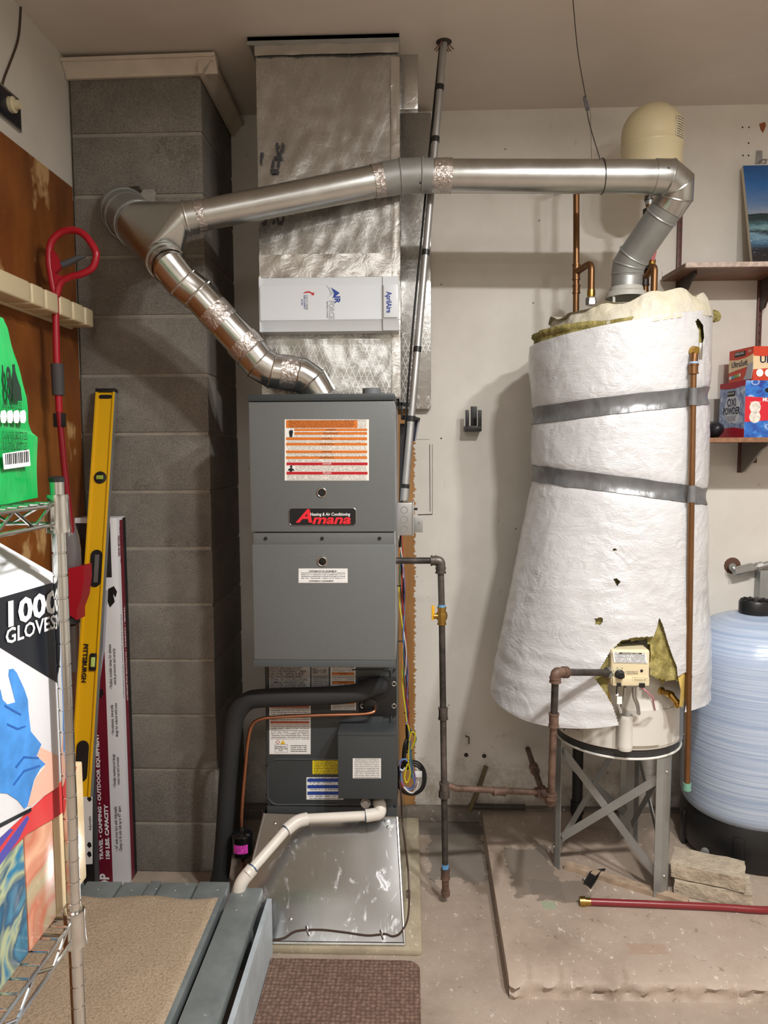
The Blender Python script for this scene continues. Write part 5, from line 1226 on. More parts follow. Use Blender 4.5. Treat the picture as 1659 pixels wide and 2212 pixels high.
# black waste pipe and a length of dark pipe at the foot of the wall behind the stand
wp0 = A(1249, 1600, 2.88)
g = G().tube([V((wp0.x, 2.88, .062)), V((wp0.x, 2.88, .62))], .021, 18); g.tube([V((wp0.x, 2.88, .10)), V((wp0.x, 2.88, .15))], .026, 18)
tag(ob('waste_pipe', g, BLK), 'upright black plastic pipe behind the heater stand', 'pipe')
fa_, fb2 = AZ(1012, 1738, .075), AZ(1132, 1735, .075)
tag(ob('loose_pipe', G().tube([V((fa_.x, 2.975, .075)), V((fb2.x, 2.97, .075))], .012, 12), M('dark_pipe', (66, 62, 58), .6, var=.3, vs_=30)), 'short dark pipe lying on the ledge under the rusty gas pipe', 'pipe')
# conduit body on the right
lb = T('conduit_fitting', 'grey metal conduit fitting coming out of the wall above the blue tank', 'conduit', A(1600, 1240, YB-.04))
LY = YB-.045
g = G(); g.tube(fil([A(1582, 1222, YB), A(1582, 1226, LY), A(1592, 1234, LY)], .02, 4), .0135, 16); ob('wall_nipple', g, MATS['emt'], lb)
ob('body', G().tube([A(1586, 1233, LY), A(1592, 1234, LY), A(1624, 1226, LY), A(1630, 1225, LY)], [.015, .019, .019, .014], 18), MATS['emt'], lb)
ob('cover_plate', G().poly([A(1588, 1240, LY-.019), A(1588, 1229, LY-.019), A(1626, 1220, LY-.019), A(1628, 1231, LY-.019)], (0, -.004, 0)), MATS['emt'], lb)
ob('pipe', G().tube([A(1628, 1226, LY), A(1680, 1214, LY)], .0125, 16), MATS['emt'], lb)
ob('lock_ring', G().tube([A(1634, 1224, LY), A(1646, 1221, LY)], .016, 8), MATS['emt'], lb)
ob('hole', G().lathe([(.034, 0), (.028, .002), (.018, .003)], A(1582, 1222, YB)+V((0, .0, 0)), (0, -1, 0), 14), M('torn_plaster', (96, 66, 54), .9), lb)
tag(ob('strut_channel', G().box(A(1641, 1280, YB-.05).x, A(1672, 1280, YB-.05).x, YB-.05, YB-.001, zA(1420, YB-.03, 1650), zA(1232, YB-.03, 1650), .003), MATS['galvanized_dull']), 'grey steel channel on the wall behind the blue tank cap', 'channel')

# ================================================================ SHELVES
SHW = M('shelf_wood', (112, 76, 54), .45, var=.3, vs_=16)
STD = M('brown_metal', (92, 58, 50), .45, .3)
f0_ = A(1479, 569, 2.79); l0 = A(1447, 590, 2.98)
us = tag(ob('wall_shelf', G().poly([V((f0_.x, 2.79, f0_.z)), V((2.6, 2.78, f0_.z)), V((2.6, 3.0, f0_.z)), V((f0_.x-.012, 3.0, f0_.z))], (0, 0, -.017)), SHW, smooth=False), 'narrow brown wall shelf carrying the sea painting', 'shelf')
lz = zA(945, 2.73, 1600)
lsx = A(1520, 945, 2.80).x-.10
ls = tag(ob('wall_shelf', G().poly([V((lsx, 2.73, lz)), V((2.6, 2.72, lz)), V((2.6, 3.0, lz)), V((lsx, 3.0, lz))], (0, 0, -.017)), SHW, smooth=False), 'brown wall shelf carrying the detergent boxes', 'shelf')
ob('front_edge', G().box(f0_.x, 2.6, 2.777, 2.79, f0_.z-.0168, f0_.z-.0002), M('worn_edge', (196, 176, 164), .5, var=.3, vs_=60), us, smooth=False)
ob('front_edge', G().box(lsx, 2.6, 2.718, 2.729, lz-.0168, lz-.0002), M('ply_edge', (142, 100, 72), .5, var=.3, vs_=60), ls, smooth=False)
def standard(px, y0, y1, label):
    s = T('shelf_standard', label, 'bracket rail', A(px, y1, YB))
    x = A(px, (y0+y1)/2, YB-.012).x; z1_, z0_ = zA(y0, YB-.012, px), zA(y1, YB-.012, px)
    ob('rail', G().box(x-.0085, x+.0085, YB-.014, YB-.001, z0_, z1_, .001), STD, s)
    z = z1_-.025
    while z > z0_+.02: ob('slot', G().box(x-.0022, x+.0022, YB-.0148, YB-.0135, z-.010, z), BLK, s, smooth=False); z -= .032
    return s, x
sa, xa = standard(1466, 462, 760, 'slotted brown shelf rail nearest the water heater')
sb, xb = standard(1637, 595, 1000, 'slotted brown shelf rail behind the detergent boxes')
def bracket(x, zt, y0, par, mat=None):
    pr = [(3.0-.004, zt), (y0, zt), (y0, zt-.012), (y0+.05, zt-.03), (y0+.10, zt-.062), (3.0-.03, zt-.11), (3.0-.004, zt-.115)]
    ob('bracket', G().poly([V((x-.004, y, z)) for y, z in pr], (.008, 0, 0)), mat or M('dark_bracket', (52, 36, 32), .5), par, smooth=False)
bracket(xa, f0_.z-.018, 2.83, sa); bracket(xb, f0_.z-.018, 2.83, sb)
xc3 = A(1613, 975, 2.96).x
sd = T('shelf_bracket', 'dark bracket and rail end under the detergent shelf', 'bracket', V((xc3, 2.98, lz-.13)))
bracket(xc3, lz-.018, 2.79, sd, M('grey_bracket', (120, 112, 104), .5)); ob('rail_end', G().box(xc3-.009, xc3+.009, YB-.014, YB-.001, lz-.135, lz-.002, .001), STD, sd)
# painting
pa = T('sea_painting', 'small canvas painting of dark waves under a blue sky', 'painting', V((A(1620, 565, 2.86).x, 2.86, f0_.z)))
t = NT('seascape'); sp = t.n('SeparateXYZ'); uvn = t.uv(); t.put(sp.inputs[0], uvn); v_ = sp.outputs[1]
nn = t.noise(t.mapv(uvn, (1.5, 6, 1)), 3, 5, .6, 1.2)
vd = t.math('MULTIPLY_ADD', nn, .16, t.math('SUBTRACT', v_, .08))
c = t.ramp(vd, [(0, s2l((46, 40, 42))), (.16, s2l((40, 38, 44))), (.24, s2l((70, 110, 140))), (.30, s2l((120, 156, 176))), (.345, s2l((28, 40, 48))), (.39, s2l((120, 158, 166))), (.43, s2l((60, 96, 106))), (.475, s2l((44, 62, 64))), (.50, s2l((24, 40, 40))), (.525, s2l((140, 150, 166))), (.62, s2l((96, 126, 168))), (.80, s2l((48, 104, 166))), (1, s2l((36, 84, 142)))])
fo = t.math('MULTIPLY', t.math('GREATER_THAN', t.noise(t.mapv(uvn, (3, 22, 1), rot=(0, 0, .5)), 3, 4, .7, 2), .64), t.math('LESS_THAN', v_, .44))
t.set(t.mix(fo, c, s2l((206, 220, 228))), .35, 0)
tl_, bl_ = A(1605, 358, 2.985), V((A(1620, 565, 2.86).x, 2.87, f0_.z+.001))
u_ = (tl_-bl_); wv_ = V((.45, .0, 0)); bl_.x = tl_.x
u_ = V((0, tl_.y-bl_.y, tl_.z-bl_.z)); nr = wv_.cross(u_).normalized()
ob('canvas', G().poly([bl_-nr*.018, bl_+wv_-nr*.018, bl_+wv_+u_-nr*.018, bl_+u_-nr*.018], nr*.018), M('canvas_edge', (214, 204, 184), .7), pa, smooth=False)
ob('painted_face', G().quad(bl_+u_, bl_+u_+wv_, bl_+wv_, bl_, .0006), MATS['seascape'], pa, smooth=False)
hk = T('picture_hanger', 'grey metal clip hanger on the wall above the painting', 'hanger', A(1640, 350, YB))
ob('plate', G().poly([A(x, y, YB-.002) for x, y in ((1634, 326), (1646, 326), (1646, 345), (1643, 354), (1631, 354), (1633, 345))], (0, -.004, 0)), GS, hk, smooth=False)
ob('hook', G().tube([A(1640, 350, YB-.01), A(1646, 345, YB-.02), A(1656, 345, YB-.03), A(1653, 353, YB-.032)], .003, 8), GS, hk)
disc('screw', 1639, 332, YB-.006, .004, .003, GB, hk, 10)
# detergent boxes
def carton(name, label, px, pyb, pyt, Y, zb, w, dpt, rot, mats, cat='box'):
    c = A(px, (pyb+pyt)/2, Y); h = A(px, pyt, Y).z-zb
    o = T(name, label, cat, V((c.x, Y, zb)))
    rt = V((math.cos(rot), math.sin(rot), 0)); bkd = V((-math.sin(rot), math.cos(rot), 0)); up = V((0, 0, h)); c0 = V((c.x, Y, zb+.0008))
    body = ob('carton', G().poly([c0, c0+rt*w, c0+rt*w+bkd*dpt, c0+bkd*dpt], up), mats[0], o, smooth=False)
    def on_side(u, v): return c0+bkd*(dpt*(1-u))+up*v      # left face, u left->right as seen
    def on_front(u, v): return c0+rt*(w*u)+up*v
    return o, body, on_side, on_front, rt, bkd, h
def qd(name, fn, u0, v0, u1, v1, mat, par, t_=.0006): return ob(name, G().quad(fn(u0, v1), fn(u1, v1), fn(u1, v0), fn(u0, v0), t_), mat, par, smooth=False)
def pl(name, fn, pts, mat, par, nr, t_=.0012): return ob(name, G().poly([fn(u, v) for u, v in pts], nr*t_), mat, par, smooth=False)
def mk_burst(name, a, b, cc):
    t = NT(name); uvn = t.uv(); n_ = t.noise(t.mapv(uvn, (4, 4, 1)), 2, 3, .6, .5); vo = t.n('TexVoronoi'); t.put(vo.inputs['Vector'], uvn); vo.inputs['Scale'].default_value = 6
    c = t.ramp(n_, [(.3, s2l(a)), (.55, s2l(b)), (.75, s2l(cc))]); rg = t.math('LESS_THAN', t.math('ABSOLUTE', t.math('SUBTRACT', vo.outputs['Distance'], .28)), .05)
    t.set(t.mix(t.math('MULTIPLY', rg, .5), c, s2l((220, 230, 246))), .35, 0); return t.m
mk_burst('bubbles_blue', (40, 60, 150), (50, 120, 206), (150, 196, 236)); mk_burst('bubbles_pale', (88, 104, 152), (150, 168, 200), (206, 214, 226))
CR_ = M('crimson_print', (168, 30, 48), .4)
ox, oxb, OS, OF, rt, bkd, h = carton('detergent_box', 'tall blue and red oxi powder box on the lower shelf', 1609, 945, 822, 2.755, lz, .30, .16, .16, (MATS['bubbles_pale'],))
ob_s = qd('side_print', OS, 0, 0, 1, 1, MATS['bubbles_pale'], oxb); qd('front_print', OF, 0, 0, 1, 1, MATS['bubbles_blue'], oxb)
pl('top_band', OS, [(0, 1), (0, .91), (.3, .885), (.6, .885), (1, .92), (1, 1)], CR_, oxb, -rt); pl('bottom_band', OS, [(0, 0), (1, 0), (1, .15), (.6, .185), (.3, .18), (0, .15)], CR_, oxb, -rt)
pl('print_panel', OS, [(.3, .30), (.2, .5), (.32, .75), (.6, .8), (.8, .62), (.82, .45), (.7, .25)], M('pale_print', (206, 210, 216), .45), oxb, -rt, .0009)
tz_ = V((0, 0, 1)); NAVY = M('navy_ink', (24, 34, 70), .5)
text('OXI', .042, OS(.5, .63), NAVY, oxb, -bkd, tz_, bold=.0008, width=.055, lift=.0022); text('POWDER', .036, OS(.5, .48), NAVY, oxb, -bkd, tz_, bold=.0008, width=.108, lift=.0022)
qd('brand_panel', OS, .32, .75, .62, .84, BLACKINK, oxb, .0018); text('KIRKLAND', .011, OS(.47, .80), WINK, oxb, -bkd, tz_, lift=.003, width=.042)
text('LAUNDRY BOOSTER\n& MULTIPURPOSE\nSTAIN REMOVER', .007, OS(.5, .35), NAVY, oxb, -bkd, tz_, lift=.0022); text('320', .016, OS(.10, .23), NAVY, oxb, -bkd, tz_, lift=.0022, bold=.0004)
pl('red_panel', OF, [(0, .27), (.5, .32), (1, .32), (1, .66), (.5, .68), (0, .72)], M('red_print', (214, 36, 52), .4), oxb, -bkd)
text('MULTI-PURPOSE', .018, OF(.44, .66), WINK, oxb, rt, tz_, bold=.0006, lift=.0022)
for (u, v, s) in ((.13, .53, 'LAUNDRY'), (.40, .54, 'UPHOLSTERY'), (.13, .36, 'CARPETS'), (.40, .37, 'APPLIANCES')):
    ob('print_spot', G().lathe([(.022, 0), (.022, .0004)], OF(u, v)-bkd*.0014, -bkd, 20), M('spot_cream', (232, 224, 212), .5, var=.25, vs_=70), oxb); text(s, .009, OF(u, v+.085), WINK, oxb, rt, tz_, lift=.0022)
ob('hand_hole', G().poly([OF(.30+.05*math.cos(a_), .83+.045*math.sin(a_)) if math.cos(a_) < 0 else OF(.50+.05*math.cos(a_), .83+.045*math.sin(a_)) for a_ in [k*math.pi/8 for k in range(16)]], -bkd*.001), BLK, oxb, smooth=False)
zob = lz+h+.0018
ul, ulb, US, UF, rt, bkd, h2 = carton('dryer_sheet_box', 'orange and red dryer sheet box stacked on the oxi powder box', 1627, 824, 748, 2.775, zob, .26, .15, .16, (M('orange_red_print', (206, 66, 40), .4),))
UR = M('orange_red_print', (206, 66, 40), .4)
for FN, nr_ in ((US, -rt), (UF, -bkd)):
    pl('print_band', FN, [(0, .72), (.35, .68), (.7, .70), (1, .78), (1, .45), (.7, .42), (.35, .38), (0, .32)], M('cream_orange', (232, 206, 166), .45), ulb, nr_)
XD = {0: -bkd, 1: rt}
text('UltraSoft', .030, US(.46, .55), NAVY, ulb, -bkd, tz_, width=.10, lift=.0022, bold=.0004); text('UltraSoft', .034, UF(.36, .60), NAVY, ulb, rt, tz_, width=.14, lift=.0022, bold=.0008)
qd('brand_panel', US, .25, .78, .68, .92, BLACKINK, ulb, .0016); text('KIRKLAND', .013, US(.465, .86), WINK, ulb, -bkd, tz_, lift=.003, width=.055)
qd('brand_panel', UF, .22, .82, .62, .96, BLACKINK, ulb, .0016); text('KIRKLAND', .016, UF(.42, .89), WINK, ulb, rt, tz_, lift=.003, width=.08)
text('250', .012, US(.87, .88), WINK, ulb, -bkd, tz_, lift=.0022)
pl('print_band', US, [(.62, .05), (.95, .05), (1, .3), (1, .55), (.8, .5), (.72, .2)], M('grey_print', (176, 176, 182), .45), ulb, -rt, .0016)
for k, cc in enumerate(((230, 230, 230), (90, 160, 190), (110, 170, 110), (150, 170, 80), (220, 220, 200))): ob('print_spot', G().lathe([(.007, 0), (.007, .0004)], US(.08+k*.10, .17+k*.012)-rt*.0014, -rt, 14), M('spot_%d' % k, cc, .5), ulb)
for k in (0, 1): ob('print_spot', G().lathe([(.014, 0), (.014, .0004)], UF(.10+k*.13, .22)-bkd*.0014, -bkd, 18), WINK, ulb)
ob('print_spot', G().lathe([(.024, 0), (.024, .0004)], UF(.40, .28)-bkd*.0014, -bkd, 20), WINK, ulb); text('250', .02, UF(.40, .30), NAVY, ulb, rt, tz_, bold=.0006, lift=.0026)
# dark bag end beside the boxes
g = G(); c_ = V((A(1541, 930, 2.86).x, 2.86, lz+.032))
g.grid(20, 12, lambda u, v: c_+V((.032*math.cos(6.283*u)*math.sin(math.pi*v), .05*math.sin(6.283*u)*math.sin(math.pi*v), .031*math.cos(math.pi*v)))*(1+.12*NZ.noise(V((math.cos(6.283*u)*3, math.sin(6.283*u)*3, v*4)))), wrap=True)
tag(ob('dark_pouch', g, M('dark_bag', (30, 28, 34), .4, var=.5, vs_=50), ang=60), 'small dark pouch on the shelf behind the white blanket', 'pouch')
# ================================================================ LEFT SIDE
# thermostat and its wire
th = T('wall_dial', 'dark wall dial with beige knob high on the drywall', 'dial', AX(20, 300, XL))
q4 = [AX(12, 190, XL), AX(42, 222, XL), AX(30, 296, XL), AX(-6, 266, XL)]
yc0, yc1 = AX(-4, 240, XL).y, AX(40, 240, XL).y; zc0, zc1 = AX(30, 292, XL).z, AX(12, 190, XL).z
yc0 = yc1-.15
zc0, zc1 = AX(36, 290, XL).z+.01, AX(40, 218, XL).z
ob('rim', G().box(XL, XL+.008, yc0, yc1, zc0, zc1, .002), MATS['galvanized'], th); ob('plate', G().box(XL+.006, XL+.010, yc0+.008, yc1-.008, zc0+.008, zc1-.008, .001), M('navy_plate', (22, 24, 34), .3), th)
ob('knob', G().lathe([(.022, 0), (.022, .012), (.014, .014), (.012, .03)], V((XL+.01, (yc0+yc1)/2+.01, (zc0+zc1)/2+.005)), (1, 0, 0), 20), M('beige_plastic', (206, 194, 162), .45), th)
ww = [AX(46, -30, XL+.004), AX(44, 40, XL+.004), AX(38, 90, XL+.004), AX(20, 140, XL+.004), AX(8, 172, XL+.004), AX(4, 200, XL+.004)]
ww[-1].y = yc0+.05
tag(ob('wall_wire', G().tube(spl(ww, 6), .003, 6), M('brown_jacket', (66, 48, 38), .45)), 'thin dark wire running down the drywall to the dial', 'wire')
# tool rack
XR = XL+.095
rk = T('tool_rack', 'beige plastic tool holder rail screwed to the brown panel', 'tool rack', AX(140, 700, XL))
BG = M('rack_plastic', (212, 196, 160), .38)
edges = [AX(px, 660, XR).y for px in (-52, 69, 99, 129, 157, 183, 203)]
rz1, rz0 = AX(200, 669, XR).z, AX(200, 707, XR).z
ob('back_plate', G().box(XL+.006, XL+.022, edges[0], edges[-1], rz0-.004, rz1+.004, .006), BG, rk)
for i in range(6):
    y0, y1 = edges[i], edges[i+1]; gap = .012
    o = ob('holder_block', G().box(XL+.02, XR, y0+gap*.5, y1-gap*.5, rz0, rz1, .008, seg=3), BG, rk)
    ob('roller', G().lathe([(.006, rz0+.008), (.006, rz1-.008)], (XR-.02, y1, 0), (0, 0, 1), 10), M('dark_rack_plastic', (150, 136, 104), .6), rk)  # rollers in a darker beige than the blocks
# long-handled trimmer
TY = 2.27
tm = T('string_trimmer', 'red string trimmer with loop handle hung on the tool rack', 'trimmer', A(160, 1350, TY))
RD = M('red_plastic', (166, 22, 40), .28)
tp0 = XR+.018
lp_ = [A(x, y, TY+.0) for x, y in ((119, 640), (111, 600), (106, 560), (110, 525), (130, 503), (158, 497), (182, 507), (203, 535), (208, 553), (200, 578), (176, 592), (150, 599), (130, 612), (122, 640))]
ob('loop_handle', G().tube(spl(lp_, 6), .0105, 16), RD, tm)
ob('handle_web', G().poly([A(x, y, TY-.008) for x, y in ((104, 545), (114, 540), (134, 573), (118, 590), (140, 598), (128, 620), (124, 640), (114, 640), (104, 600))], (0, .016, 0)), RD, tm)
ob('trigger', G().tube([A(134, 572, TY), A(150, 566, TY), A(168, 557, TY), A(185, 554, TY)], [.011, .010, .008, .004], 12), M('grey_grip', (74, 76, 80), .5), tm)
sh = [A(119, 630, TY), A(122, 760, TY), A(128, 890, TY), A(140, 1020, TY+.01), A(150, 1110, TY+.02), A(160, 1200, TY+.02)]
ob('shaft', G().tube(sh[:3], .0105, 18), RD, tm); ob('shaft', G().tube(sh[2:], .0098, 18), M('dark_red_metal', (132, 20, 34), .3), tm)
ob('foam_grip', G().tube([P(sh[1], sh[2], .2), P(sh[1], sh[2], .72)], .0185, 20), M('grey_foam', (66, 64, 64), .7), tm)
ob('shaft_clip', G().box(P(sh[2], sh[3], .02).x-.018, P(sh[2], sh[3], .02).x+.018, TY-.006, TY+.006, P(sh[2], sh[3], .25).z, P(sh[2], sh[3], .02).z, .002), BLK, tm)
g = G(); gc = A(150, 1180, TY+.03)
ob('guard', G().lathe([(.004, .10), (.016, .085), (.027, .045), (.032, 0), (.033, -.045), (.028, -.06)], gc-V((-.002, 0, .012)), (.02, 0, 1), 24), M('smoke_plastic', (104, 98, 98), .2), tm)
ob('motor_housing', G().poly([A(x, y, TY-.01) for x, y in ((148, 1228), (180, 1222), (181, 1250), (176, 1290), (166, 1318), (166, 1340), (160, 1335), (148, 1328))], (0, .06, 0)), RD, tm)
ob('spool', G().lathe([(.03, 0), (.03, .02), (.02, .022)], A(152, 1345, TY+.02), (0, 0, 1), 20), BLK, tm)
ob('cord_wrap', G().tube([A(156, 1350, TY+.02), A(158, 1450, TY+.02)], .012, 10), M('dark_cord', (70, 62, 56), .8), tm)

# spirit level leaning on the chimney
lvt, lvb = A(227, 846, 2.555), A(172, 1722, 2.25)
UU = (lvt-lvb).normalized(); XX = V((1, 0, 0)); XX = (XX-UU*XX.dot(UU)).normalized(); NN = XX.cross(UU); LL = (lvt-lvb).length
lvX = Matrix(((XX.x, NN.x, UU.x, lvb.x), (XX.y, NN.y, UU.y, lvb.y), (XX.z, NN.z, UU.z, lvb.z), (0, 0, 0, 1)))
# local: x across, y towards back (NN), z along
if NN.y > 0: pass
lv = T('spirit_level', 'long yellow spirit level leaning against the chimney blocks', 'level', lvb)
YEL = M('yellow_paint', (222, 172, 16), .35); LH = .030
sgn = 1 if NN.y > 0 else -1
def lbox(x0, x1, y0, y1, z0, z1, bev=0): return G().box(x0, x1, y0*sgn, y1*sgn, z0, z1, bev, lvX)
ob('web', lbox(-LH+.004, LH-.004, .006, .016, 0, LL, 0), YEL, lv, smooth=False)
for s in (-1, 1): ob('rail', lbox(s*LH-.004, s*LH+.004, 0, .022, 0, LL, .0012), YEL, lv)
ob('machined_edge', lbox(LH+.0042, LH+.0052, .001, .021, 0, LL), GS, lv, smooth=False)
ob('end_cap', lbox(-LH-.005, LH+.006, -.001, .024, LL-.001, LL+.012, .002), BLK, lv)
def lz_(py):
    lo, hi = 0., 1.
    for _ in range(30):
        m_ = (lo+hi)/2
        if proj(lvb+(lvt-lvb)*m_)[1] > py: lo = m_
        else: hi = m_
    return m_*LL
def lcap(cx, z0, z1, w, name, mat, y=.0035, par=lv, n=8):
    pts = [(cx+w*math.cos(t_), z1-w+w*math.sin(t_)) for t_ in [k*math.pi/n for k in range(n+1)]]+[(cx+w*math.cos(t_), z0+w+w*math.sin(t_)) for t_ in [math.pi+k*math.pi/n for k in range(n+1)]]
    return ob(name, G().poly([lvX @ V((x, y*sgn, z)) for x, z in pts], lvX.to_3x3() @ V((0, .004*sgn, 0))), mat, par, smooth=False)
za_ = lz_(856); ob('hang_hole', G().poly([lvX @ V((x, .0045*sgn, z)) for x, z in [(.016+.007*math.cos(t_), za_+.007*math.sin(t_)) for t_ in [-math.pi/2+k*math.pi/8 for k in range(9)]]+[(-.016+.007*math.cos(t_), za_+.007*math.sin(t_)) for t_ in [math.pi/2+k*math.pi/8 for k in range(9)]]], lvX.to_3x3() @ V((0, .003*sgn, 0))), BLK, lv, smooth=False)
z_ = lz_(1031); vr = ob('vial_mount', G().lathe([(.021, 0), (.021, .004), (.018, .005)], lvX @ V((0, .006*sgn, z_)), lvX.to_3x3() @ V((0, -sgn, 0)), 24), BLK, lv)
GLV = M('vial_green', (150, 170, 60), .1)
ob('vial', lbox(-.012, .012, -.002, .003, z_-.007, z_+.007, .002), GLV, vr)
hh_ = lcap(.004, lz_(1268), lz_(1187), .020, 'hand_grip', BLK); ob('grip_opening', lbox(.0, .014, .002, .0034, lz_(1258), lz_(1198)), M('grip_grey', (96, 92, 88), .6), hh_, smooth=False)
lcap(-.002, lz_(1690), lz_(1600), .020, 'hand_grip', BLK)
z_ = lz_(1430); vb2 = ob('vial_block', lbox(.004, LH-.001, -.002, .006, z_-.028, z_+.028, .005), BLK, lv); ob('vial', lbox(.010, .024, -.0045, .0, z_-.016, z_+.016, .003), M('vial_pale_green', (186, 206, 110), .1), vb2)  # this vial is a paler green than the round one
text('PITTSBURGH', .021, lvX @ V((-.0125, .006*sgn, lz_(1432))), BLACKINK, lv, -UU, XX, bold=.0008, width=.125, shear=.1, lift=.004)

# tall cartons behind the level
RYb = 2.505
def tall(name, label, px0, px1, pyt, Y, dpt, mats, z0=.0):
    x0, x1 = A(px0, 1880, Y).x, A(px1, 1880, Y).x; z1 = zA(pyt, Y, (px0+px1)/2)
    o = T(name, label, 'box', V(((x0+x1)/2, Y, z0)))
    b = ob('carton', G().box(x0, x1, Y, Y+dpt, z0, z1, .002), mats, o)
    return o, b, x0, x1, z1
MAR = M('maroon_print', (116, 24, 44), .4); BOXW = M('box_white', (226, 226, 230), .4)
rb, rbb, rx0, rx1, rz_ = tall('roof_bar_box', 'tall white and maroon roof cross bar box standing by the chimney', 150, 277, 1119, RYb, .08, BOXW)
def fr_(x0, x1, z0, z1, mat, par, name='print_band', t_=.0008): return ob(name, G().quad(V((x0, RYb, z1)), V((x1, RYb, z1)), V((x1, RYb, z0)), V((x0, RYb, z0)), t_), mat, par, smooth=False)
bwid = rx1-rx0
mx0, mx1 = A(205, 1880, RYb).x, A(243, 1880, RYb).x
fr_(mx0, mx1, .0, zA(1255, RYb, 230), MAR, rbb)
ph = fr_(rx0+.01, rx1-.022, zA(1247, RYb, 220), zA(1130, RYb, 220), M('photo_dark', (44, 42, 46), .3, var=.6, vs_=16), rbb, 'photo_panel')
g = G(); ob('pictured_bar', G().tube([A(229, 1275, RYb-.0005), A(223, 1400, RYb-.0005), A(207, 1508, RYb-.0005)], .006, 4), M('bar_grey', (150, 150, 160), .4), rbb, smooth=False)
ob('pictured_bar', G().poly([A(x, y, RYb-.001) for x, y in ((233, 1300), (234, 1272), (246, 1266), (253, 1278), (250, 1290), (244, 1282), (248, 1300), (238, 1312))], (0, -.0006, 0)), BLACKINK, rbb, smooth=False)
ob('pictured_bar', G().poly([A(x, y, RYb-.001) for x, y in ((212, 1504), (214, 1490), (222, 1488), (224, 1500), (218, 1508))], (0, -.0006, 0)), BLACKINK, rbb, smooth=False)
UPX = (0, 0, 1); LFT = (-1, 0, 0)
mc = (mx0+mx1)/2
text('TRAVEL \u2022 CAMPING \u2022 OUTDOOR EQUIPMENT', .0175, V((mc-.005, RYb, zA(1722, RYb, 220))), WINK, rbb, UPX, LFT, bold=.0007, width=zA(1585, RYb, 220)-zA(1858, RYb, 220))
text('150 LBS. CAPACITY', .019, V((mc+.018, RYb, zA(1798, RYb, 220))), WINK, rbb, UPX, LFT, bold=.0009, width=zA(1740, RYb, 220)-zA(1858, RYb, 220))
text('ROOFTOP', .046, V((mc+.004, RYb, zA(1945, RYb, 220))), WINK, rbb, UPX, LFT, bold=.0016, width=.20)
wc_ = (mx1+rx1)/2
for (py, s) in ((1790, '\u2022 54" wide cross bars with Adjustable\nClamps to fit side rails up to 47" apart'), (1665, '\u2022 Durable weatherproof design\nresists rust and corrosion'), (1555, '\u2022 Aerodynamic, low-profile\ndesign for reduced wind noise'), (1440, '\u2022 Padded, lockable clamps for ultimate\nvehicle protection and security')):
    text(s, .0155, V((wc_-.002, RYb, zA(py, RYb, 255))), BLACKINK, rbb, UPX, LFT, line=.9, width=min(.17, .0042*max(len(k) for k in s.split('\n'))))
def sd_(y0, y1, z0, z1, mat, t_=.0008): return ob('print_band', G().quad(V((rx1, y0, z1)), V((rx1, y1, z1)), V((rx1, y1, z0)), V((rx1, y0, z0)), t_), mat, rbb, smooth=False)
sd_(RYb+.028, RYb+.055, .0, rz_-.01, MAR); sd_(RYb+.055, RYb+.08, .0, rz_-.004, BLACKINK)
YD = (0, 1, 0)
text('TRAVEL \u2022 CAMPING \u2022 OUTDOOR EQUIPMENT', .014, V((rx1, RYb+.042, zA(1420, RYb, 280))), WINK, rbb, (0, 0, -1), (0, 1, 0), bold=.0004, width=.34)
text('UNIVERSAL ROOFTOP\nCROSS BARS', .016, V((rx1, RYb+.020, zA(1180, RYb, 270))), MAR, rbb, (0, 0, -1), (0, 1, 0), bold=.0006, width=.13)
text('INSTALLS EASILY ON MOST VEHICLE SIDE RAILS', .010, V((rx1, RYb+.013, zA(1420, RYb, 275))), BLACKINK, rbb, (0, 0, -1), (0, 1, 0), width=.30)
b2, b2b, qx0, qx1, qz = tall('black_carton', 'tall black box with white label half hidden behind the level', 110, 204, 1640, 2.395, .04, M('box_black', (30, 30, 32), .4))
lbx = ob('box_label', G().quad(A(170, 1678, 2.395), A(200, 1676, 2.395), A(200, 1866, 2.395), A(170, 1868, 2.395), .0008), WHITE, b2b, smooth=False)
for (py, k) in ((1700, 1), (1725, 1), (1825, 1), (1845, 1)): ob('pictogram', G().poly([A(x, y, 2.394) for x, y in ((188, py), (191, py-6), (196, py-5), (198, py+3), (193, py+7))], (0, -.0006, 0)), BLACKINK, lbx, smooth=False)
text('Adjustable', .012, A(195, 1778, 2.394), BLACKINK, lbx, UPX, LFT, width=.05)

# ---------------------------------------------------------------- wire rack
PX, PY_ = A(141, 1500, 1.0).x, 1.0
wr = T('wire_rack', 'chrome wire shelving rack at the edge of the picture', 'rack', V((PX, PY_, 0)))
CHR = MATS['chrome']; pr_ = .0098
ptz = A(140, 1038, 1.0).z
def post(x, y):
    prof = [(pr_, .02)]; z = .05
    while z < ptz-.02: prof += [(pr_, z-.0016), (pr_*.88, z-.0008), (pr_*.88, z+.0008), (pr_, z+.0016)]; z += .0315
    prof += [(pr_, ptz)]
    o = ob('post', G().lathe(prof, (x, y, 0), (0, 0, 1), 24), CHR, wr)
    ob('post_cap', G().lathe([(pr_+.0006, ptz-.002), (pr_+.0006, ptz+.004), (pr_*.7, ptz+.006)], (x, y, 0), (0, 0, 1), 20), BLK, o)
    ob('foot', G().lathe([(.012, 0), (.014, .008), (.008, .02)], (x, y, 0), (0, 0, 1), 16), BLK, o)
RX0, RY0 = XL+.06, .15
for (x, y) in ((PX, PY_), (RX0, PY_), (PX, RY0), (RX0, RY0)): post(x, y)
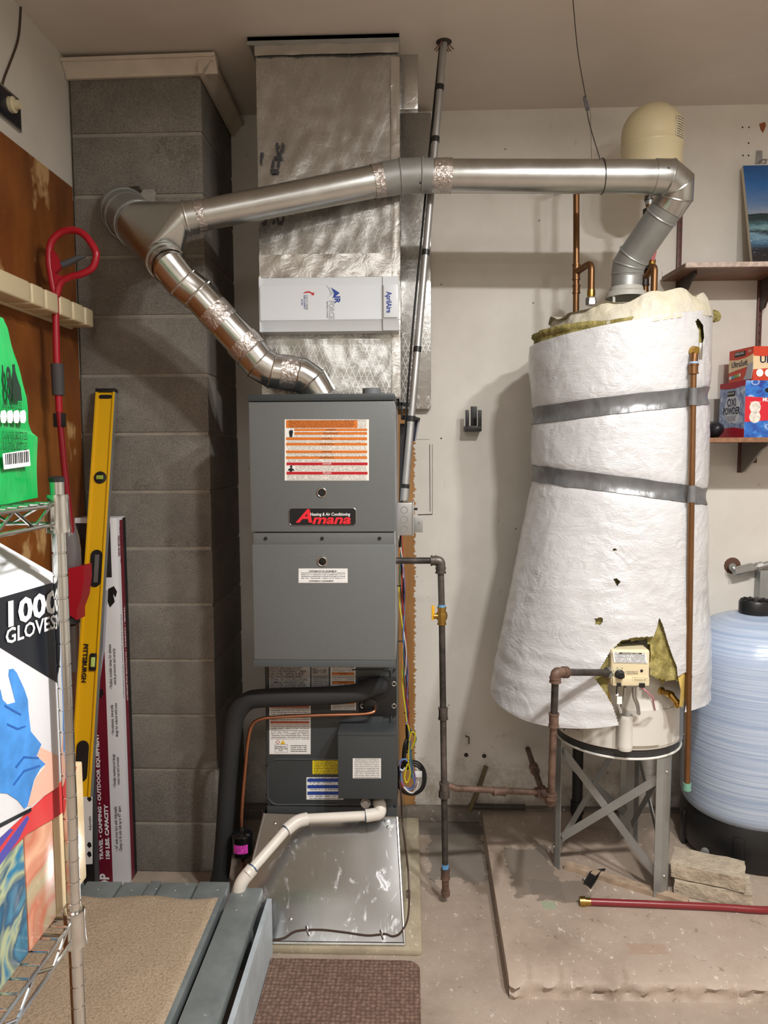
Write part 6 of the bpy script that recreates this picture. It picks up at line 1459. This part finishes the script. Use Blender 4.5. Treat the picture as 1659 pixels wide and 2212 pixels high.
def shelf(zt, zl):
    sh_ = ob('shelf_frame', G().tube([V((PX, PY_, zt)), V((PX, RY0, zt))], .0028, 8).tube([V((PX, PY_, zl)), V((PX, RY0, zl))], .0028, 8).tube([V((PX, PY_, zt)), V((RX0, PY_, zt))], .0028, 8).tube([V((PX, PY_, zl)), V((RX0, PY_, zl))], .0028, 8).tube([V((RX0, PY_, zt)), V((RX0, RY0, zt))], .0028, 8).tube([V((RX0, PY_, zl)), V((RX0, RY0, zl))], .0028, 8), CHR, wr)
    def zig(a_, b_):
        n = max(4, int((b_-a_).length/.045)); pts = [a_+(b_-a_)*(i/n)+V((0, 0, (zl-zt) if i % 2 else 0)) for i in range(n+1)]; return G().tube(pts, .0022, 6)
    ob('truss_wire', zig(V((PX, PY_-.02, zt)), V((PX, RY0, zt))), CHR, sh_); ob('truss_wire', zig(V((PX-.02, PY_, zt)), V((RX0, PY_, zt))), CHR, sh_)
    g = G(); y = RY0+.02
    while y < PY_: g.tube([V((PX, y, zt+.004)), V((RX0, y, zt+.004))], .0018, 6); y += .026
    d_ = ob('deck_wires', g, CHR, sh_); d_['kind'] = 'stuff'
    for (x, y) in ((PX, PY_), (RX0, PY_), (PX, RY0), (RX0, RY0)):
        ob('corner_collar', G().lathe([(pr_+.0005, zl-.0125), (pr_+.0065, zl-.012), (pr_+.0065, zl-.006), (pr_+.0055, zl), (pr_+.0048, zt), (pr_+.0052, zt+.010), (pr_+.0045, zt+.014), (pr_+.0005, zt+.0145)], (x, y, 0), (0, 0, 1), 24), CHR, sh_)
shz = A(138, 1090, 1.0).z; shelf(shz, shz-.026)
lwz = A(150, 1985, 1.0).z; shelf(lwz, lwz-.026)
shelf(.12, .094)
# green drinks pack on the top deck
GX = PX-.018
gpk = T('drinks_pack', 'green shrink-wrapped pack of bottles on the top wire shelf', 'drinks pack', V((GX-.1, .9, shz+.006)))
cont = [(38, 674), (50, 700), (64, 755), (78, 810), (88, 860), (94, 918), (104, 940), (116, 952), (117, 1010), (113, 1060)]
cy = [AX(x, y, GX) for x, y in cont]
yz = [(v.y, v.z) for v in cy]; zb = shz+.007
top_z = yz[0][1]
pro = [(.42, zb), (.42, top_z-.03), (.46, top_z+.004)]+[(y, z) for y, z in yz[:-1]]+[(yz[-1][0], zb)]
nx = 10
def gpf(u, v):
    # closed outline v, depth u with puckered rounded sides
    n = len(pro); s_ = v*n; i = int(s_) % n; f_ = s_-int(s_); a_, b_ = pro[i], pro[(i+1) % n]
    y = a_[0]+(b_[0]-a_[0])*f_; z = a_[1]+(b_[1]-a_[1])*f_
    k = 1-.10*abs(2*u-1)**6; yc_, zc_ = .66, (zb+top_z)/2
    bump = .004*NZ.noise(V((y*40, z*14, u*7)))
    return V((GX-.004-(.34)*u+bump*(u in (0, 1)), yc_+(y-yc_)*k, zc_+(z-zc_)*k if z > zb+.01 else z))
def grn():
    g = G(); m = 60; g.grid(nx, m, lambda u, v: gpf(u, v if v < 1 else 0), None)
    for u in (0, 1):
        # puckered end face, fanned from its middle
        k = len(g.v); g.v.append(V((GX-.004-.34*u+(.004 if u == 0 else 0), .68, (zb+top_z)/2)))
        rim = [gpf(u, j/m) for j in range(m)]
        rng = [.25, .5, .75, 1]
        c0_ = g.v[k]; base = len(g.v)
        for q_ in rng:
            for r_ in rim:
                p_ = c0_+(r_-c0_)*q_; p_.x = c0_.x+(r_.x-c0_.x)*q_**4+(.002*NZ.noise(V((p_.y*50, p_.z*10, 3))) if q_ < 1 else 0); g.v.append(p_)
        for j in range(m):
            g.f.append([k, base+j, base+(j+1) % m])
            for t_ in range(3): g.f.append([base+t_*m+j, base+(t_+1)*m+j, base+(t_+1)*m+(j+1) % m, base+t_*m+(j+1) % m])
    return g
t = NT('green_film'); p = t.pos(); t.bump(t.noise(t.mapv(p, (1, 1, .25)), 60, 3), .3, .006); t.set(t.ramp(t.noise(p, 9, 3), [(.3, s2l((14, 150, 72))), (.7, s2l((30, 182, 92)))]), .22, 0)
gf = ob('film', grn(), MATS['green_film'], gpk, ang=60)
TX = GX+.004
def tx(s, size, px, py, mat, par, X=TX, **kw): return text(s, size, AX(px, py, X), mat, par, (0, 1, 0), (0, 0, 1), **kw)
DKG = M('dark_green_ink', (16, 44, 30), .5)
tx('18', .060, 11, 832, DKG, gf, width=.020, bold=.0008); 
def px_poly(name, pts, X, mat, par, t_=.0006): return ob(name, G().poly([AX(x, y, X) for x, y in pts], (t_, 0, 0)), mat, par, smooth=False)
px_poly('printed_bottle', [(27, 866), (27, 835), (25, 815), (27, 800), (26, 787), (31, 787), (32, 800), (37, 818), (44, 838), (47, 866)], TX, DKG, gf)
tx('18 PL BOTTLES', .014, 24, 876, DKG, gf, width=.045); tx('12-16.9 FL BOTTLES', .014, 30, 942, DKG, gf, width=.060); tx('16.9-500mL BOTTLES', .014, 30, 965, DKG, gf, width=.060)
for k in range(4): px_poly('fact_panel', [(2+k*14, 888), (10+k*14, 886), (13+k*14, 892), (13+k*14, 908), (10+k*14, 914), (2+k*14, 913), (0+k*14, 900)], TX, WINK, gf)
bcx = px_poly('barcode_panel', [(5, 980), (62, 971), (65, 1006), (8, 1014)], TX, WINK, gf)
for k in range(13): px_poly('barcode_line', [(11+k*4, 981-k*.55), (12.4+k*4+(k % 3)*.5, 981-k*.55), (13.2+k*4+(k % 3)*.5, 1004-k*.5), (12+k*4, 1004-k*.5)], TX+.0006, BLACKINK, bcx)

# tissue pack on the lower deck, gloves box on top of it
FX = PX-.022
pz0 = lwz+.006; pz1 = AX(60, 1755, FX).z
tpk = T('tissue_pack', 'plastic-wrapped pack of patterned tissue boxes on the lower wire shelf', 'tissue pack', V((FX-.1, .9, pz0)))
def mk_swirl(name, cols, sc):
    t = NT(name); p = t.pos(); n_ = t.noise(p, sc, 2, .5, 2.5); t.set(t.ramp(n_, [(.2+.6*i/(len(cols)-1), s2l(c)) for i, c in enumerate(cols)]), .18, 0); return t.m
mk_swirl('swirl_blue', [(40, 96, 130), (66, 138, 170), (40, 84, 120), (180, 190, 150), (60, 130, 166), (46, 100, 140)], 9)
mk_swirl('swirl_peach', [(206, 130, 104), (226, 176, 146), (196, 120, 96), (180, 170, 140), (220, 160, 130)], 7)
mk_swirl('swirl_cream', [(222, 196, 156), (232, 212, 174), (214, 184, 144)], 5)
yb_ = [AX(px, 1900, FX).y for px in (-150, -60, 58, 122, 190)]
cols_ = ['swirl_peach', 'swirl_blue', 'swirl_peach', 'swirl_cream']
for i in range(4): ob('tissue_box', G().box(FX-.24, FX-.001, yb_[i]+.001, yb_[i+1]-.001, pz0, pz1-.001, .003), MATS[cols_[i]], tpk)
px_poly('red_band', [(-10, 1880), (20, 1840), (60, 1800), (126, 1762), (150, 1740), (165, 1655), (130, 1690), (60, 1745), (-10, 1790)], FX, M('film_red', (214, 70, 72), .2), tpk)
px_poly('violet_stripe', [(-5, 1850), (30, 1800), (58, 1762), (62, 1768), (40, 1812), (-5, 1875)], FX+.0006, M('film_violet', (88, 84, 170), .2), tpk)
px_poly('violet_stripe', [(-5, 1815), (20, 1790), (28, 1792), (-5, 1835)], FX+.0006, M('film_violet', (88, 84, 170), .2), tpk)
glx = FX+.002
gz1 = AX(124, 1250, glx).z; gz0 = pz1+.002
gl = T('glove_box', 'white and black disposable glove box with blue glove picture', 'box', V((glx-.1, .9, gz0)))
gy1 = AX(138, 1400, glx).y
gbx = ob('carton', G().box(glx-.24, glx, .55, gy1, gz0, gz1, .002), M('glossy_white', (228, 228, 232), .3), gl)
gfl = ob('lid_flap', G().poly([V((glx-.001, gy1, gz1)), V((glx-.001, .55, gz1)), V((glx-.13, .55, gz1+.075)), V((glx-.13, gy1, gz1+.075))], V((-.001, 0, -.002))), M('glossy_white', (228, 228, 232), .3), gl, smooth=False)
px_poly('black_print', [(-60, 1307), (0, 1291), (130, 1254), (128, 1478), (0, 1399), (-60, 1360)], glx, M('print_black', (26, 30, 38), .3), gbx)
def c4(pts): return [(x/3.95, 1380+y/3.95) for x, y in pts]
px_poly('glove_print', c4([(-200, 420), (0, 430), (20, 520), (60, 560), (130, 540), (70, 310), (75, 260), (110, 255), (140, 290), (205, 430), (235, 520), (240, 620), (260, 790), (350, 900), (310, 1000), (385, 1070), (340, 1110), (290, 1200), (230, 1430), (205, 1450), (150, 1380), (60, 1320), (-200, 1300)]), glx, M('glove_blue', (72, 144, 220), .4, var=.25, vs_=24), gbx)
for cz_ in ([(40, 560), (110, 600), (180, 640), (178, 655), (105, 618), (38, 578)], [(60, 720), (150, 760), (215, 740), (218, 752), (150, 778), (58, 736)], [(130, 1090), (200, 1000), (330, 1010), (330, 1024), (206, 1018), (140, 1104)], [(110, 1240), (200, 1120), (340, 1075), (342, 1090), (208, 1136), (120, 1252)]):
    px_poly('glove_crease', c4(cz_), glx+.0007, M('crease_blue', (40, 100, 180), .4), gbx, .0003)  # printed creases in a darker blue than the glove
px_poly('arm_print', c4([(345, 925), (495, 1000), (500, 1260), (330, 1370), (265, 1430), (233, 1425), (300, 1190), (388, 1075), (312, 1000)]), glx, M('skin_print', (228, 182, 162), .4), gbx, .0005)
px_poly('black_print', c4([(-100, 1625), (265, 1440), (265, 1470), (-100, 1665)]), glx, M('print_black', (26, 30, 38), .3), gbx)
sk = V((0, 1, .0)); 
def txs(s, size, px0, py0, px1, py1, **kw):
    a_, b_ = AX(px0, py0, glx+.0008), AX(px1, py1, glx+.0008); xd = (b_-a_).normalized()
    return text(s, size, (a_+b_)/2, WINK, gbx, xd, V((1, 0, 0)).cross(xd), width=(b_-a_).length, **kw)
txs('1000', .043, 10, 1332, 120, 1301, bold=.0016); txs('GLOVES', .027, 10, 1378, 118, 1344, bold=.0005)

# ---------------------------------------------------------------- low platform, carpet, mats
BZ = .20; BYF = 2.2
GP = NT('deck_paint'); p = GP.pos(); c = GP.ramp(GP.noise(p, 12, 5, .6), [(.3, s2l((106, 114, 114))), (.7, s2l((128, 136, 136)))])
c = GP.mix(GP.math('GREATER_THAN', GP.noise(p, 34, 4, .7), .70), c, s2l((160, 168, 170))); GP.bump(GP.noise(GP.mapv(p, (6, 1, 1)), 30, 4), .15, .003); GP.set(c, .5, 0); DP = GP.m
bn = T('deck_platform', 'low grey-painted plank platform in front of the chimney', 'platform', V((AZ(350, 1920, BZ).x, 1.8, 0)))
bxs = [(115, 184), (190, 265), (270, 323), (325, 349), (353, 427), (431, 496), (507, 571)]
BYN = 1.06
def bench_x(px): return AZ(px, 1912, BZ)
for i, (a_, b_) in enumerate(bxs):
    xa_, xb_ = A(a_, 1912, BYF).x, A(b_, 1912, BYF).x
    yf = BYF-(.02 if i == 6 else 0)+random.uniform(-.006, .006)
    ob('plank', G().box(xa_, xb_, BYN, yf, BZ-.036, BZ, .003), DP, bn)
    for k in range(2):
        yy = yf-.04-.07*k; ob('nail_head', G().lathe([(.005, 0), (.004, .001)], V(((xa_+xb_)/2+random.uniform(-.02, .02), yy, BZ)), (0, 0, 1), 10), GS, bn)
xa_, xb_ = A(115, 1912, BYF).x, A(571, 1912, BYF).x
for yy in (BYF-.10, 1.6, BYN+.05): ob('joist', G().box(xa_+.02, xb_-.02, yy-.02, yy+.02, .001, BZ-.037, .002), DP, bn)
lp0 = AZ(588, 2062, .0); ptop = .178
lx = AZ(583, 1945, ptop).x
tag(ob('side_board', G().poly([V((lx-.010, AZ(586, 2060, 0).y, .001)), V((lx-.010, AZ(586, 2060, 0).y, ptop)), V((lx-.010, 1.0, ptop)), V((lx-.010, 1.0, .001))], (.014, 0, 0)), M('pale_grey_paint', (176, 186, 192), .5, var=.12, vs_=20), smooth=False), 'pale grey board standing on edge along the platform', 'board')
# beige carpet on the planks
t = NT('beige_carpet'); p = t.pos(); n1 = t.noise(p, 150, 4, .7); n2 = t.noise(p, 8, 4)
c = t.ramp(n1, [(.3, s2l((158, 138, 114))), (.6, s2l((204, 184, 158)))]); c = t.mix(t.math('MULTIPLY', n2, .3), c, s2l((150, 126, 100)))
c = t.mix(t.math('GREATER_THAN', t.noise(p, 55, 3, .7), .73), c, s2l((110, 84, 64)))
t.bump(n1, .8, .008); t.set(c, .95, 0)
cz = BZ+.001
cL = [(150, 1928), (240, 1930), (300, 1936), (350, 1932), (430, 1938), (486, 1933)]
xr0, xr1 = AZ(487, 1936, cz).x, AZ(379, 2212, cz).x
def cpt(u, v):
    xl = A(120, 1912, BYF).x; yfar = AZ(300, 1933, cz+.01).y
    xr = A(490, 1912, BYF).x-.004
    x = xl+(xr-xl)*u; y = 1.08+(yfar+.008*math.sin(u*13)-1.08)*v
    e_ = min(1, min(u, 1-u)*60, (1-v)*60); return V((x, y, cz+.004+.009*e_+.003*NZ.noise(V((x*12, y*12, 1)))*e_))
g = G().grid(70, 90, cpt)
tag(ob('carpet_mat', g, MATS['beige_carpet'], ang=80), 'beige carpet piece lying on the plank platform', 'carpet')
# brown ribbed mat
t = NT('brown_mat'); p = t.pos(); ck_ = t.n('TexVoronoi'); t.put(ck_.inputs['Vector'], p); ck_.inputs['Scale'].default_value = 75; ck_.inputs['Randomness'].default_value = .35
n1 = t.noise(p, 190, 3, .7); c = t.ramp(t.math('MULTIPLY_ADD', n1, .5, ck_.outputs['Distance']), [(.25, s2l((158, 130, 114))), (.9, s2l((102, 78, 67)))])
c = t.mix(t.math('GREATER_THAN', t.noise(p, 95, 3, .8), .73), c, s2l((182, 160, 142)))
t.bump(t.math('SUBTRACT', n1, ck_.outputs['Distance']), .8, .006); t.set(c, .95, 0)
m0, m1 = AZ(570, 2062, .012), AZ(907, 2082, .012)
mw = []
rr_ = .04
x0_, x1_, y1_, y0_ = lx+.006, m1.x, (m0.y+m1.y)/2, 1.0
for k in range(7): a_ = k*math.pi/12; mw.append((x1_-rr_+rr_*math.cos(a_), y1_-rr_+rr_*math.sin(a_)))
mw += [(x0_, y1_), (x0_, y0_), (x1_, y0_)]
tag(ob('floor_mat', G().poly([V((x, y, .001)) for x, y in mw], (0, 0, .011)), MATS['brown_mat'], smooth=False), 'brown ribbed floor mat in front of the furnace', 'mat')
